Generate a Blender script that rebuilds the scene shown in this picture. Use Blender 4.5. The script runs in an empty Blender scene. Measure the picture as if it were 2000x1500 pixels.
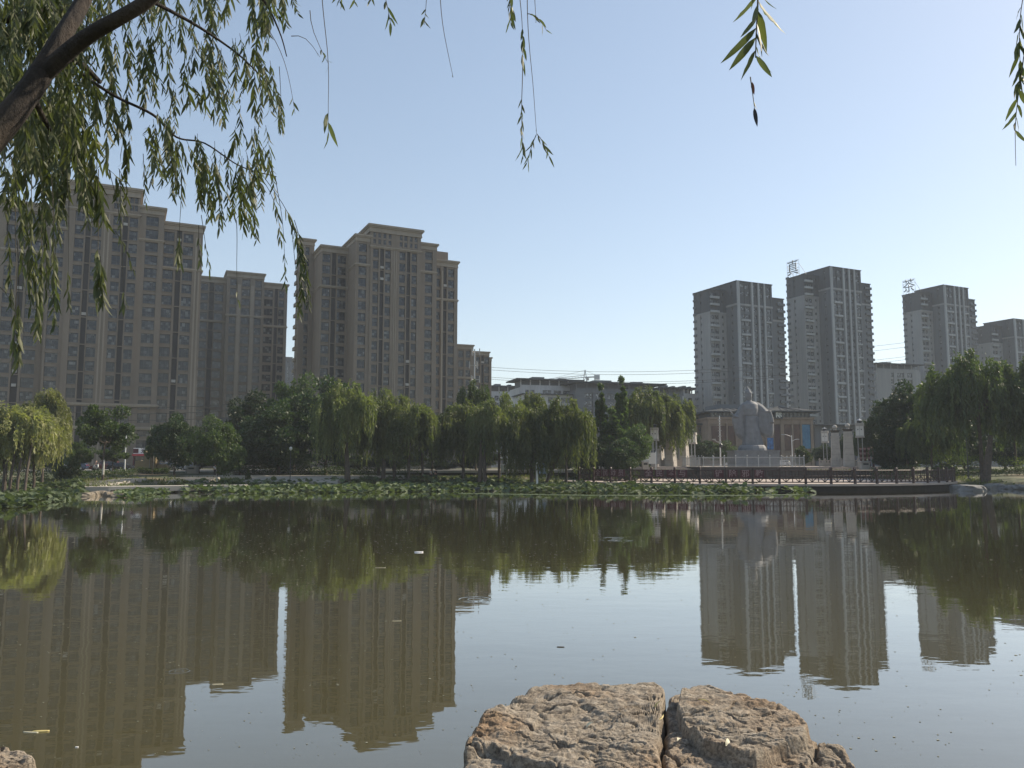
import bpy, bmesh, math, random
import numpy as np
from mathutils import Vector, Matrix, noise
R = math.radians
rnd = random.Random(7)
scene = bpy.context.scene
COL = scene.collection

# ------------------------------------------------------------------ camera
PITCH = R(5.76); CAMZ = 3.4; F = 1555.0
CAM = Vector((0, 0, CAMZ))
cd = bpy.data.cameras.new('camera'); cd.lens = 36.0*F/2000.0; cd.sensor_width = 36.0
cd.clip_start = 0.05; cd.clip_end = 9000
cam = bpy.data.objects.new('camera', cd); COL.objects.link(cam)
cam.location = CAM; cam.rotation_euler = (R(90)+PITCH, 0, 0)
scene.camera = cam

# ------------------------------------------------------------------ light
SUN_AZ = R(27)      # measured from +X towards +Y: behind the scene on the right
SUN_EL = R(37)
world = bpy.data.worlds.new('World'); scene.world = world; world.use_nodes = True
wn = world.node_tree; wn.nodes.clear()
wo = wn.nodes.new('ShaderNodeOutputWorld'); bg = wn.nodes.new('ShaderNodeBackground')
sky = wn.nodes.new('ShaderNodeTexSky'); sky.sky_type = 'NISHITA'; sky.sun_disc = False
sky.sun_elevation = SUN_EL; sky.sun_rotation = R(90) - SUN_AZ
sky.altitude = 0; sky.air_density = 1.0; sky.dust_density = 0.5; sky.ozone_density = 2.0
bg.inputs[1].default_value = 0.10
tint = wn.nodes.new('ShaderNodeMix'); tint.data_type = 'RGBA'; tint.blend_type = 'MULTIPLY'; tint.inputs[0].default_value = 1
tint.inputs[7].default_value = (1.56, 1.475, 1.385, 1)      # hazy summer air: less blue than the clear-sky model
gam = wn.nodes.new('ShaderNodeGamma'); gam.inputs[1].default_value = .74; wn.links.new(sky.outputs[0], gam.inputs[0]); wn.links.new(gam.outputs[0], tint.inputs[6]); wn.links.new(tint.outputs[2], bg.inputs[0]); wn.links.new(bg.outputs[0], wo.inputs[0])
sl = bpy.data.lights.new('sun', 'SUN'); sl.energy = 3.8; sl.angle = R(0.5); sl.color = (1.0, 0.87, 0.68)
so = bpy.data.objects.new('sun', sl); COL.objects.link(so)
sdir = Vector((math.cos(SUN_AZ)*math.cos(SUN_EL), math.sin(SUN_AZ)*math.cos(SUN_EL), math.sin(SUN_EL)))
so.rotation_euler = sdir.to_track_quat('Z', 'Y').to_euler(); so.location = (60, 40, 90)
vs = scene.view_settings; vs.view_transform = 'Standard'; vs.look = 'None'; vs.gamma = 1; vs.exposure = 0.9
vs.use_curve_mapping = False
cy = scene.cycles
cy.max_bounces = 6; cy.diffuse_bounces = 2; cy.glossy_bounces = 3; cy.transmission_bounces = 3
cy.transparent_max_bounces = 4; cy.volume_bounces = 0; cy.caustics_reflective = False; cy.caustics_refractive = False
cy.use_denoising = True; cy.sample_clamp_indirect = 4

# ------------------------------------------------------------------ helpers
def tag(o, label=None, cat=None, group=None, kind=None):
    if label: o['label'] = label
    if cat: o['category'] = cat
    if group: o['group'] = group
    if kind: o['kind'] = kind
    return o
def empty(name, loc=(0,0,0), rz=0):
    o = bpy.data.objects.new(name, None); COL.objects.link(o)
    o.location = loc; o.rotation_euler = (0, 0, rz); o.empty_display_size = 0.2
    return o
def link(name, me, parent=None, loc=None, rot=None, scale=None):
    o = bpy.data.objects.new(name, me); COL.objects.link(o)
    if parent is not None: o.parent = parent
    if loc is not None: o.location = loc
    if rot is not None: o.rotation_euler = rot
    if scale is not None: o.scale = scale
    return o
def pixdir(px, py):
    x = (px-1000)/F; u = (750-py)/F
    return Vector((x, math.cos(PITCH)-u*math.sin(PITCH), math.sin(PITCH)+u*math.cos(PITCH)))
def at(px, py, Y):
    d = pixdir(px, py); return CAM + d*(Y/d.y)
def onz(px, py, z=0.0):
    d = pixdir(px, py); return CAM + d*((z-CAMZ)/d.z)
def zfor(py, Y): return at(1000, py, Y).z
def xfor(px, py, Y): return at(px, py, Y).x
def smooth(a, b, x):
    t = min(1, max(0, (x-a)/(b-a))); return t*t*(3-2*t)

class MB:
    def __init__(s): s.v = []; s.f = []; s.m = []; s.mi = 0; s.mats = []
    def mat(s, m):
        if m not in s.mats: s.mats.append(m)
        s.mi = s.mats.index(m); return s
    def face(s, idx): s.f.append(tuple(idx)); s.m.append(s.mi)
    def box(s, x0, x1, y0, y1, z0, z1):
        n = len(s.v)
        s.v += [(x0,y0,z0),(x1,y0,z0),(x1,y1,z0),(x0,y1,z0),(x0,y0,z1),(x1,y0,z1),(x1,y1,z1),(x0,y1,z1)]
        for q in ((0,3,2,1),(4,5,6,7),(0,1,5,4),(1,2,6,5),(2,3,7,6),(3,0,4,7)): s.face([n+i for i in q])
        return s
    def prism(s, poly, z0, z1):       # poly: ccw list of (x,y)
        n = len(s.v); k = len(poly)
        s.v += [(p[0],p[1],z0) for p in poly]+[(p[0],p[1],z1) for p in poly]
        s.face([n+i for i in range(k)][::-1]); s.face([n+k+i for i in range(k)])
        for i in range(k): j=(i+1)%k; s.face([n+i,n+j,n+k+j,n+k+i])
        return s
    def frustum(s, cx, cy, z0, z1, a0, b0, a1, b1, n=4, rot=0):
        m = len(s.v)
        for (z,a,b) in ((z0,a0,b0),(z1,a1,b1)):
            for i in range(n):
                t = rot + 2*math.pi*(i+.5)/n; k = 1/math.cos(math.pi/n)
                s.v.append((cx+a*k*math.cos(t), cy+b*k*math.sin(t), z))
        s.face([m+i for i in range(n)][::-1]); s.face([m+n+i for i in range(n)])
        for i in range(n): j=(i+1)%n; s.face([m+i,m+j,m+n+j,m+n+i])
        return s
    def tube(s, pts, rad, n=6, cap=True):
        pts = [Vector(p) for p in pts]; m = len(s.v); k = len(pts)
        ref = Vector((0.3,1,0.17)).normalized()
        for i, p in enumerate(pts):
            t = (pts[min(i+1,k-1)]-pts[max(i-1,0)]).normalized()
            a = t.cross(ref); a = a.normalized() if a.length > 1e-4 else t.orthogonal().normalized()
            b = t.cross(a); r = rad[i] if hasattr(rad,'__len__') else rad
            for j in range(n):
                th = 2*math.pi*j/n; q = p + (a*math.cos(th)+b*math.sin(th))*r; s.v.append(tuple(q))
        for i in range(k-1):
            for j in range(n):
                j2=(j+1)%n; s.face([m+i*n+j, m+i*n+j2, m+(i+1)*n+j2, m+(i+1)*n+j])
        if cap:
            s.face([m+j for j in range(n)][::-1]); s.face([m+(k-1)*n+j for j in range(n)])
        return s
    def bar(s, p, q, w=0.05, n=4): return s.tube([p,q],[w/2*1.41]*2,n)
    def lathe(s, cx, cy, prof, n=12):
        m = len(s.v)
        for (r,z) in prof:
            for j in range(n):
                th=2*math.pi*j/n; s.v.append((cx+r*math.cos(th), cy+r*math.sin(th), z))
        for i in range(len(prof)-1):
            for j in range(n):
                j2=(j+1)%n; s.face([m+i*n+j,m+i*n+j2,m+(i+1)*n+j2,m+(i+1)*n+j])
        s.face([m+j for j in range(n)][::-1]); s.face([m+(len(prof)-1)*n+j for j in range(n)])
        return s
    def mesh(s, name, mat=None, smooth_=False):
        me = bpy.data.meshes.new(name); me.from_pydata(s.v, [], s.f)
        mats = s.mats if s.mats else ([mat] if mat else [])
        for m in mats: me.materials.append(m)
        if s.mats and len(s.mats) > 1: me.polygons.foreach_set('material_index', s.m)
        if smooth_: me.polygons.foreach_set('use_smooth', [True]*len(me.polygons))
        me.update(); return me
    def build(s, name, mat=None, parent=None, smooth_=False, loc=None, rot=None):
        return link(name, s.mesh(name, mat, smooth_), parent, loc, rot)

def npmesh(name, V, FQ, mat, smooth_=False):
    V = np.asarray(V, dtype=np.float32).reshape(-1,3); FQ = np.asarray(FQ, dtype=np.int32)
    k = FQ.shape[1]; n = len(FQ)
    me = bpy.data.meshes.new(name); me.vertices.add(len(V)); me.vertices.foreach_set('co', V.ravel())
    me.loops.add(n*k); me.loops.foreach_set('vertex_index', FQ.ravel())
    me.polygons.add(n); me.polygons.foreach_set('loop_start', np.arange(0,n*k,k,dtype=np.int32))
    if smooth_: me.polygons.foreach_set('use_smooth', np.ones(n,dtype=bool))
    me.materials.append(mat); me.update(calc_edges=True); return me

# ------------------------------------------------------------------ materials
def newmat(name):
    m = bpy.data.materials.new(name); m.use_nodes = True
    nt = m.node_tree; b = nt.nodes['Principled BSDF']; return m, nt, b
def N(nt, t, **kw):
    n = nt.nodes.new(t)
    for k, v in kw.items(): setattr(n, k, v)
    return n
def ramp(nt, fac, stops):
    r = N(nt,'ShaderNodeValToRGB'); e = r.color_ramp.elements
    e[0].position, e[0].color = stops[0][0], (*stops[0][1],1)
    e[1].position, e[1].color = stops[-1][0], (*stops[-1][1],1)
    for p,c in stops[1:-1]:
        x = e.new(p); x.color = (*c,1)
    nt.links.new(fac, r.inputs[0]); return r.outputs[0]
def coords(nt, kind='Object', scale=(1,1,1)):
    tc = N(nt,'ShaderNodeTexCoord'); mp = N(nt,'ShaderNodeMapping'); mp.inputs['Scale'].default_value = scale
    nt.links.new(tc.outputs[kind], mp.inputs[0]); return mp.outputs[0]
def geo(nt, scale=(1,1,1)):
    g = N(nt,'ShaderNodeNewGeometry'); mp = N(nt,'ShaderNodeMapping'); mp.inputs['Scale'].default_value = scale
    nt.links.new(g.outputs['Position'], mp.inputs[0]); return mp.outputs[0]
def noi(nt, vec, scale, detail=4, rough=.55):
    n = N(nt,'ShaderNodeTexNoise'); n.inputs['Scale'].default_value = scale
    n.inputs['Detail'].default_value = detail; n.inputs['Roughness'].default_value = rough
    nt.links.new(vec, n.inputs['Vector']); return n.outputs['Fac']
def bump(nt, b, h, strength=.4, dist=.02):
    bp = N(nt,'ShaderNodeBump'); bp.inputs['Strength'].default_value = strength; bp.inputs['Distance'].default_value = dist
    nt.links.new(h, bp.inputs['Height']); nt.links.new(bp.outputs[0], b.inputs['Normal'])
def mixc(nt, fac, a, c, mode='MIX'):
    m = N(nt,'ShaderNodeMix'); m.data_type='RGBA'; m.blend_type = mode
    for sock, v in ((m.inputs[0],fac),(m.inputs[6],a),(m.inputs[7],c)):
        if hasattr(v,'is_output') or isinstance(v, bpy.types.NodeSocket): nt.links.new(v, sock)
        elif isinstance(v,(int,float)): sock.default_value = v
        else: sock.default_value = (*v,1)
    return m.outputs[2]
def simple(name, col, rough=.8, var=.18, scale=1.5, metal=0, spec=.5, bmp=0, bscale=20):
    m, nt, b = newmat(name)
    v = geo(nt)
    n1 = noi(nt, v, scale, 5)
    c = ramp(nt, n1, [(.3, [x*(1-var) for x in col]), (.7, [min(1,x*(1+var)) for x in col])])
    nt.links.new(c, b.inputs['Base Color'])
    b.inputs['Roughness'].default_value = rough; b.inputs['Metallic'].default_value = metal
    b.inputs['Specular IOR Level'].default_value = spec
    if bmp: bump(nt, b, noi(nt, v, bscale, 6), bmp, .02)
    return m
def wallmat(name, col, rough=.85):
    m, nt, b = newmat(name)
    v = coords(nt, 'Object')
    big = noi(nt, coords(nt,'Object',(.25,.25,.08)), 1.0, 4)
    streak = noi(nt, coords(nt,'Object',(1.6,1.6,.06)), 1.0, 4)
    fine = noi(nt, v, 5.0, 5, .7)
    c = ramp(nt, big, [(.3,[x*.86 for x in col]),(.7,[x*1.1 for x in col])])
    c = mixc(nt, ramp(nt, streak, [(.42,(0,0,0)),(.75,(.45,)*3)]), c, [x*.6 for x in col])
    c = mixc(nt, ramp(nt, fine, [(.35,(.35,)*3),(.65,(0,0,0))]), c, [x*.68 for x in col])
    nt.links.new(c, b.inputs['Base Color']); b.inputs['Roughness'].default_value = rough
    bump(nt, b, noi(nt, v, 9, 5), .5, .05)
    return m
def panemat(name, dark=(.012,.016,.022), light=(.20,.205,.20), p=.28, rough=.08):
    m, nt, b = newmat(name)
    oi = N(nt,'ShaderNodeObjectInfo'); tc = N(nt,'ShaderNodeTexCoord')
    sc = N(nt,'ShaderNodeVectorMath', operation='SCALE'); sc.inputs[3].default_value = 1.7
    nt.links.new(tc.outputs['Object'], sc.inputs[0])
    ad = N(nt,'ShaderNodeVectorMath', operation='ADD')
    cmb = N(nt,'ShaderNodeCombineXYZ'); mul = N(nt,'ShaderNodeMath', operation='MULTIPLY'); mul.inputs[1].default_value = 977
    nt.links.new(oi.outputs['Random'], mul.inputs[0]); nt.links.new(mul.outputs[0], cmb.inputs[0]); nt.links.new(mul.outputs[0], cmb.inputs[2])
    fl = N(nt,'ShaderNodeVectorMath', operation='FLOOR'); nt.links.new(sc.outputs[0], fl.inputs[0])
    nt.links.new(fl.outputs[0], ad.inputs[0]); nt.links.new(cmb.outputs[0], ad.inputs[1])
    wnz = N(nt,'ShaderNodeTexWhiteNoise'); nt.links.new(ad.outputs[0], wnz.inputs['Vector'])
    c = ramp(nt, wnz.outputs[0], [(0,dark),(1-p,[x*1.5 for x in dark]),(1,light)])
    nt.links.new(c, b.inputs['Base Color'])
    b.inputs['Roughness'].default_value = rough; b.inputs['IOR'].default_value = 1.5
    return m
def leafmat(name, col, col2, trans=.35, rough=.55, scale=.35):
    m, nt, b = newmat(name)
    oi = N(nt,'ShaderNodeObjectInfo')
    n1 = noi(nt, geo(nt), scale, 3); n2 = noi(nt, geo(nt), 6.0, 2)
    a = N(nt,'ShaderNodeMath', operation='MULTIPLY_ADD'); a.inputs[1].default_value=.5
    nt.links.new(n2, a.inputs[0]); nt.links.new(n1, a.inputs[2])
    c = ramp(nt, a.outputs[0], [(.5,col),(.95,col2)])
    hv = N(nt,'ShaderNodeHueSaturation')
    mr = N(nt,'ShaderNodeMapRange'); mr.inputs[3].default_value=.75; mr.inputs[4].default_value=1.25
    nt.links.new(oi.outputs['Random'], mr.inputs[0]); nt.links.new(mr.outputs[0], hv.inputs['Value']); nt.links.new(c, hv.inputs['Color'])
    nt.links.new(hv.outputs[0], b.inputs['Base Color'])
    b.inputs['Roughness'].default_value = rough; b.inputs['Specular IOR Level'].default_value = .35
    tr = N(nt,'ShaderNodeBsdfTranslucent')
    yc = mixc(nt, 1.0, hv.outputs[0], (1.5,1.7,.75), 'MULTIPLY'); nt.links.new(yc, tr.inputs[0])
    mx = N(nt,'ShaderNodeMixShader'); mx.inputs[0].default_value = trans
    nt.links.new(b.outputs[0], mx.inputs[1]); nt.links.new(tr.outputs[0], mx.inputs[2])
    nt.links.new(mx.outputs[0], nt.nodes['Material Output'].inputs[0])
    return m
M = {}
M['wall_tan'] = wallmat('tan_brick_wall', (.205,.172,.138))
M['trim_tan'] = wallmat('tan_trim', (.30,.26,.21))
M['wall_tan2'] = wallmat('tan_brick_wall_two', (.19,.16,.128))
M['wall_grey'] = wallmat('grey_render_wall', (.255,.260,.265))  # far-tower greys: lighter and cooler, distance haze put into the colour
M['wall_dark'] = wallmat('dark_grey_wall', (.068,.076,.088))
M['pil_grey'] = wallmat('pale_grey_pilaster', (.33,.345,.36))
M['wall_mid'] = wallmat('mid_grey_wall', (.125,.137,.152))
M['wall_white'] = wallmat('pale_render', (.50,.50,.50))
M['recess_shade'] = simple('dark_recess_shade', (.018,.017,.018), .6, .2, 3)  # near-black colour deepens the shade inside the facade recesses
M['frame'] = simple('window_frame', (.06,.06,.065), .5, .1)
M['pane'] = panemat('window_glass')
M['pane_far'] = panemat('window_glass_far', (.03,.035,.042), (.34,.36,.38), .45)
M['white'] = simple('white_paint', (.75,.75,.73), .5, .05)
M['acbox'] = simple('cream_metal', (.34,.33,.31), .5, .1)
M['roofgrey'] = simple('grey_roof', (.06,.065,.07), .95, .2, 2, spec=.1)
M['concrete'] = simple('concrete', (.34,.32,.29), .85, .15, 1.0, bmp=.3)
M['stone'] = simple('pale_granite', (.38,.35,.31), .8, .12, 1.5, bmp=.3)
M['paving'] = simple('pink_paving', (.36,.30,.26), .85, .12, .8, bmp=.2)
M['statue'] = simple('grey_granite_statue', (.17,.175,.185), .75, .16, 1.2, bmp=.35, bscale=8)
M['darkwall'] = simple('dark_brown_stone', (.045,.038,.035), .8, .25, 1.2, bmp=.3)
M['redwood'] = simple('dark_red_wood', (.040,.020,.018), .6, .25, 2)
M['metal'] = simple('grey_metal', (.35,.36,.37), .4, .1, 2, metal=.6)
M['polegrey'] = simple('pole_paint', (.30,.31,.31), .5, .1)
M['darkmetal'] = simple('dark_metal', (.04,.042,.045), .5, .15)
M['asphalt'] = simple('asphalt', (.055,.055,.057), .9, .2, .5, bmp=.2)
M['bark'] = simple('dark_bark', (.075,.058,.045), .9, .35, 3, bmp=.8, bscale=12)
M['whitewash'] = simple('whitewashed_bark', (.5,.48,.44), .9, .15, 3)
M['brownstone'] = simple('brown_sandstone', (.24,.185,.105), .85, .15, .7, bmp=.3)
M['maroon'] = simple('maroon_cloth', (.075,.018,.024), .8, .15, 2)
M['rubber'] = simple('tyre_rubber', (.02,.02,.02), .8)
M['carglass'] = simple('car_glass', (.02,.025,.03), .08)
M['lampwhite'] = simple('frosted_lantern', (.62,.60,.55), .5, .06)
M['rope'] = simple('cable', (.03,.03,.03), .6)
M['skin'] = simple('skin', (.45,.28,.2), .6, .05)
M['cloth_dark'] = simple('dark_cloth', (.03,.03,.04), .9)
M['cloth_white'] = simple('white_cloth', (.7,.7,.7), .9, .05)
M['willow'] = leafmat('willow_leaves', (.042,.064,.024), (.145,.160,.060), .38)
M['willow_l'] = leafmat('pale_willow_leaves', (.125,.138,.056), (.265,.262,.120), .38)
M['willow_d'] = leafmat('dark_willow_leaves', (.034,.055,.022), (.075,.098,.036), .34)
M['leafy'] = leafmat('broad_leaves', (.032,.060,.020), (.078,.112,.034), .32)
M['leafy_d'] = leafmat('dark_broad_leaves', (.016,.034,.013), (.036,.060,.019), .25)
M['shrub'] = leafmat('shrub_leaves', (.06,.09,.02), (.13,.16,.04), .35)
M['hedge'] = leafmat('hedge_leaves', (.030,.048,.016), (.055,.080,.022), .25)
M['lotus'] = leafmat('lotus_leaves', (.040,.068,.032), (.130,.160,.082), .20, .75, 2.2)
M['grass'] = leafmat('grass_blades', (.06,.085,.025), (.12,.13,.05), .3)
M['nearleaf'] = leafmat('near_willow_leaves', (.052,.068,.030), (.145,.155,.078), .30, .56, 2.5)

# terrain
def groundmat():
    m, nt, b = newmat('park_ground')
    v = geo(nt)
    n1 = noi(nt, v, .12, 5); n2 = noi(nt, v, 1.5, 6, .7)
    g = ramp(nt, n2, [(.3,(.025,.038,.014)),(.7,(.07,.085,.03))])
    d = ramp(nt, n2, [(.3,(.11,.088,.055)),(.7,(.21,.17,.11))])
    c = mixc(nt, ramp(nt, n1, [(.50,(0,0,0)),(.62,(1,1,1))]), g, d)
    nt.links.new(c, b.inputs['Base Color']); b.inputs['Roughness'].default_value=.95
    bump(nt, b, n2, .6, .1); return m
M['ground'] = groundmat()
def watermat():
    m, nt, b = newmat('pond_water')
    v = geo(nt)
    n0 = noi(nt, v, .05, 3)
    c = ramp(nt, n0, [(.3,(.060,.053,.022)),(.7,(.074,.064,.028))])
    nt.links.new(c, b.inputs['Base Color'])
    b.inputs['Roughness'].default_value = .015; b.inputs['IOR'].default_value = 1.42; b.inputs['Coat Weight'].default_value = 1; b.inputs['Coat IOR'].default_value = 1.36; b.inputs['Coat Roughness'].default_value = .015; b.inputs['Specular Tint'].default_value = (1,.94,.84,1)
    a1 = noi(nt, geo(nt,(.55,1.0,1)), 1.6, 3, .5)
    a2 = noi(nt, geo(nt,(.25,.6,1)), .5, 2, .5)
    a3 = noi(nt, geo(nt,(.6,1,1)), 7, 2, .5)
    # calmer and livelier stretches
    patch = ramp(nt, noi(nt, geo(nt,(.4,1,1)), .06, 2), [(.4,(.45,)*3),(.65,(1,1,1))])
    s1 = N(nt,'ShaderNodeMath', operation='MULTIPLY_ADD'); s1.inputs[1].default_value = 2.2
    nt.links.new(a2, s1.inputs[0]); nt.links.new(a1, s1.inputs[2])
    s2 = N(nt,'ShaderNodeMath', operation='MULTIPLY_ADD'); s2.inputs[1].default_value = .06
    nt.links.new(a3, s2.inputs[0]); nt.links.new(s1.outputs[0], s2.inputs[2])
    s3 = N(nt,'ShaderNodeMath', operation='MULTIPLY'); nt.links.new(s2.outputs[0], s3.inputs[0]); nt.links.new(patch, s3.inputs[1])
    bp = N(nt,'ShaderNodeBump'); bp.inputs['Strength'].default_value = 1.0; bp.inputs['Distance'].default_value = .0042
    nt.links.new(s3.outputs[0], bp.inputs['Height']); nt.links.new(bp.outputs[0], b.inputs['Normal']); nt.links.new(bp.outputs[0], b.inputs['Coat Normal'])
    return m
M['water'] = watermat()
# ------------------------------------------------------------------ ground, water, roads
_sh = [(-400,975),(0,967),(150,966),(230,963),(300,960),(450,957.5),(700,955),(1000,953.5),(1120,951),(1250,948),(1500,947),(1760,949),(1870,952),(2000,955),(2400,960)]
_shw = [onz(px,py) for px,py in _sh]
SX = [-300]+[p.x for p in _shw]+[300]; SY = [_shw[0].y]+[p.y for p in _shw]+[_shw[-1].y]
def yshore(x): return float(np.interp(x, SX, SY))
DC = Vector((37.5, 134.6)); DR = 32.6; DZ = 0.9
def ground_z(x, y):
    if y < 30:
        z = 1.7 - 2.9*smooth(4.1, 6.3, y)
        if y < 4.1: z += .05*noise.noise(Vector((x*.5,y*.5,0)))
        return z
    d = y - yshore(x)
    z = float(np.interp(d, [-4,-.5,.7,6,14,24,36], [-1.4,-.3,.35,.8,1.3,1.8,2.2]))
    if d > 1: z += .12*noise.noise(Vector((x*.22,y*.22,3.1)))*min(1,(d-1)/5)*(1 if d<34 else .2)
    if d < 40:
        k = smooth(15,20,x)*(1-smooth(62,68,x))
        zc = min(z, .55) if y < 141.5 else 2.2
        z = z*(1-k)+zc*k
    k = smooth(150,200,abs(x)); z = z*(1-k)+2.1*k
    return z
gx = [-2600,-1500,-800,-450]+list(np.arange(-300,-110,10))+list(np.arange(-110,130,1.6))+list(np.arange(130,320,10))+[450,800,1500,2600]
gy = [-300,-60,-20,-8,-3,0,2,3,3.8]+list(np.arange(4,7.2,.3))+[9,20,31,45,55]+list(np.arange(60,165,1.1))+[170,180,200,240,320,500,900,1600,2600]
V = [(x,y,ground_z(x,y)) for y in gy for x in gx]; nx = len(gx)
FQ = [(j*nx+i, j*nx+i+1, (j+1)*nx+i+1, (j+1)*nx+i) for j in range(len(gy)-1) for i in range(nx-1)]
tag(link('ground', npmesh('ground', V, FQ, M['ground'], True)), kind='structure')
tag(MB().box(-290,300,5.0,175,-1.0,0.0).build('water', M['water']), kind='structure')
# far road and pavement
rd = MB(); rd.prism([(-230,133),(14,137),(14,147),(-230,143)], 2.0, 2.262); tag(rd.build('road', M['asphalt']), kind='structure')
rk = MB()
rk.prism([(-230,129),(14,133),(14,136.9),(-230,132.9)], 2.0, 2.40); rk.prism([(-230,143.1),(14,147.1),(14,158),(-230,152)], 2.0, 2.40)
tag(rk.build('pavement', M['concrete']), kind='structure')
# promenade on the left bank and its stretch further right
pr = MB(); pr.prism([(-75,113),(-36,117),(-36,125),(-75,121)], 1.2, 1.74); pr.prism([(-36.1,117),(-16,119.5),(-16,124),(-36.1,124.5)],1.2,1.70)
tag(pr.build('promenade', M['stone']), kind='structure')
pt = MB(); pt.prism([(-54,91.5),(-47,93.5),(-34,101.5),(-34,104.5),(-47,98),(-55,96)], .2, .80)
tag(pt.build('path', M['stone']), kind='structure')

# flights of stone steps
def steps(name, label, p0, p1, n, run, rise, z0, ang, mat=M['stone']):
    r = tag(empty(name, (p0[0],p0[1],z0), ang), label, 'steps')
    w = math.hypot(p1[0]-p0[0], p1[1]-p0[1])
    me = MB().box(0,w,0,run*1.15,-.5,rise).mesh('step', mat)
    for i in range(n): link('step', me, r, (0.03*((i*7)%3),i*run,i*rise))
    return r
steps('stone_steps','pale stone steps climbing from the water edge beside the left willows', at(92,958,92).xy, at(150,958,92).xy, 9, 1.5, .125, .45, R(-8))
steps('stone_steps','wide shaded stone steps in front of the brown relief wall', (-52.5,104.0),(-40.5,104), 6, 1.3, .14, .75, R(5), M['concrete'])
steps('stone_steps','grey stone steps under the dark trees left of the willows', (-37,110.0),(-24,110), 4, 1.3, .13, 1.0, R(5), M['concrete'])

# deck in front of the plaza
dk = MB(); pts = []
for i in range(0,61):
    a = R(-90-66+132*i/60); pts.append((DC.x+DR*math.cos(a), DC.y+DR*math.sin(a)))
poly = pts+[(64.5,141.5),(9,141.5)]
dk.prism(poly, DZ-.28, DZ)
tag(dk.build('deck', M['paving']), kind='structure')
sk = MB()
inn = [(DC.x+(DR-1.1)*math.cos(R(-156+132*i/40)), DC.y+(DR-1.1)*math.sin(R(-156+132*i/40))) for i in range(41)]
sk.prism(inn, -1.0, DZ-.283)  # solid dark skirt in place of the shadowed piles under the deck
tag(sk.build('deck_shadow_skirt', M['darkwall']), kind='structure')
# retaining wall, plaza and its steps
w_ = MB(); w_.box(19,64,141.0,142,-.5,2.356); tag(w_.build('retaining_wall', M['darkwall']), kind='structure')
pz = MB(); pz.box(19.2,63.8,142.003,143,1.5,2.36)
for i in range(4): pz.box(19.4-.1*i,63.6+.1*i,143+i*1.7,143+(i+1)*1.7-.004,1.5,2.36+.145*(i+1))
pz.box(18.5,75,149.8,205,1.5,2.94+.004)
tag(pz.build('plaza', M['paving']), kind='structure')
tr = MB(); tr.box(xfor(1370,915,137),xfor(1575,915,137),137.2,153.5,.3,2.92); o=tr.build('terrace', M['darkwall']); tag(o, kind='structure')
tt = MB(); tt.box(xfor(1370,915,137)-.1,xfor(1575,915,137)+.1,137.1,153.6,2.925,3.0); tag(tt.build('terrace_paving', M['stone']), kind='structure')

# wooden railing of the deck
rail = tag(empty('deck_railing', (DC.x, DC.y, DZ)), 'dark red wooden railing with crossed braces curving round the lakeside deck', 'railing')
step_a = 3.35/DR
npost = 21; a0 = R(-90) - step_a*(npost-1)/2
def rp(a, z, r=0): return ((DR-.35+r)*math.cos(a), (DR-.35+r)*math.sin(a), z)
pm = MB().box(-.13,.13,-.13,.13,0,1.95).frustum(0,0,1.95,2.12,.17,.17,.09,.09).mesh('post', M['redwood'])
for i in range(npost):
    a = a0+i*step_a; link('post', pm, rail, rp(a,0), (0,0,a))
    if i == npost-1: break
    p = MB(); b_ = a+step_a
    for z,w in ((1.72,.11),(1.02,.09),(.22,.10)): p.bar(rp(a,z), rp(b_,z), w)
    for k in range(1,8):
        t = a+step_a*k/8
        if k%2==0: p.bar(rp(t,.22), rp(t,1.72), .085)
        else: p.bar(rp(t,1.02), rp(t,1.72), .05)
    for k in range(4):
        q0 = a+step_a*k/4; q1 = a+step_a*(k+1)/4
        if k%2: p.bar(rp(q0,.25), rp(q1,1.0), .075)
        else: p.bar(rp(q0,1.0), rp(q1,.25), .075)
    p.build('rail_panel', M['redwood'], rail)
# slanting braces behind the rail at the banner end
for px in (1226,1246,1352,1374):
    a = math.asin(min(1,max(-1,(xfor(px,930,104)-DC.x)/DR)))-R(90)
    MB().bar(rp(a,1.7,-.15), rp(a+.035,.1,-1.0), .1).build('brace', M['redwood'], rail)

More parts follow.
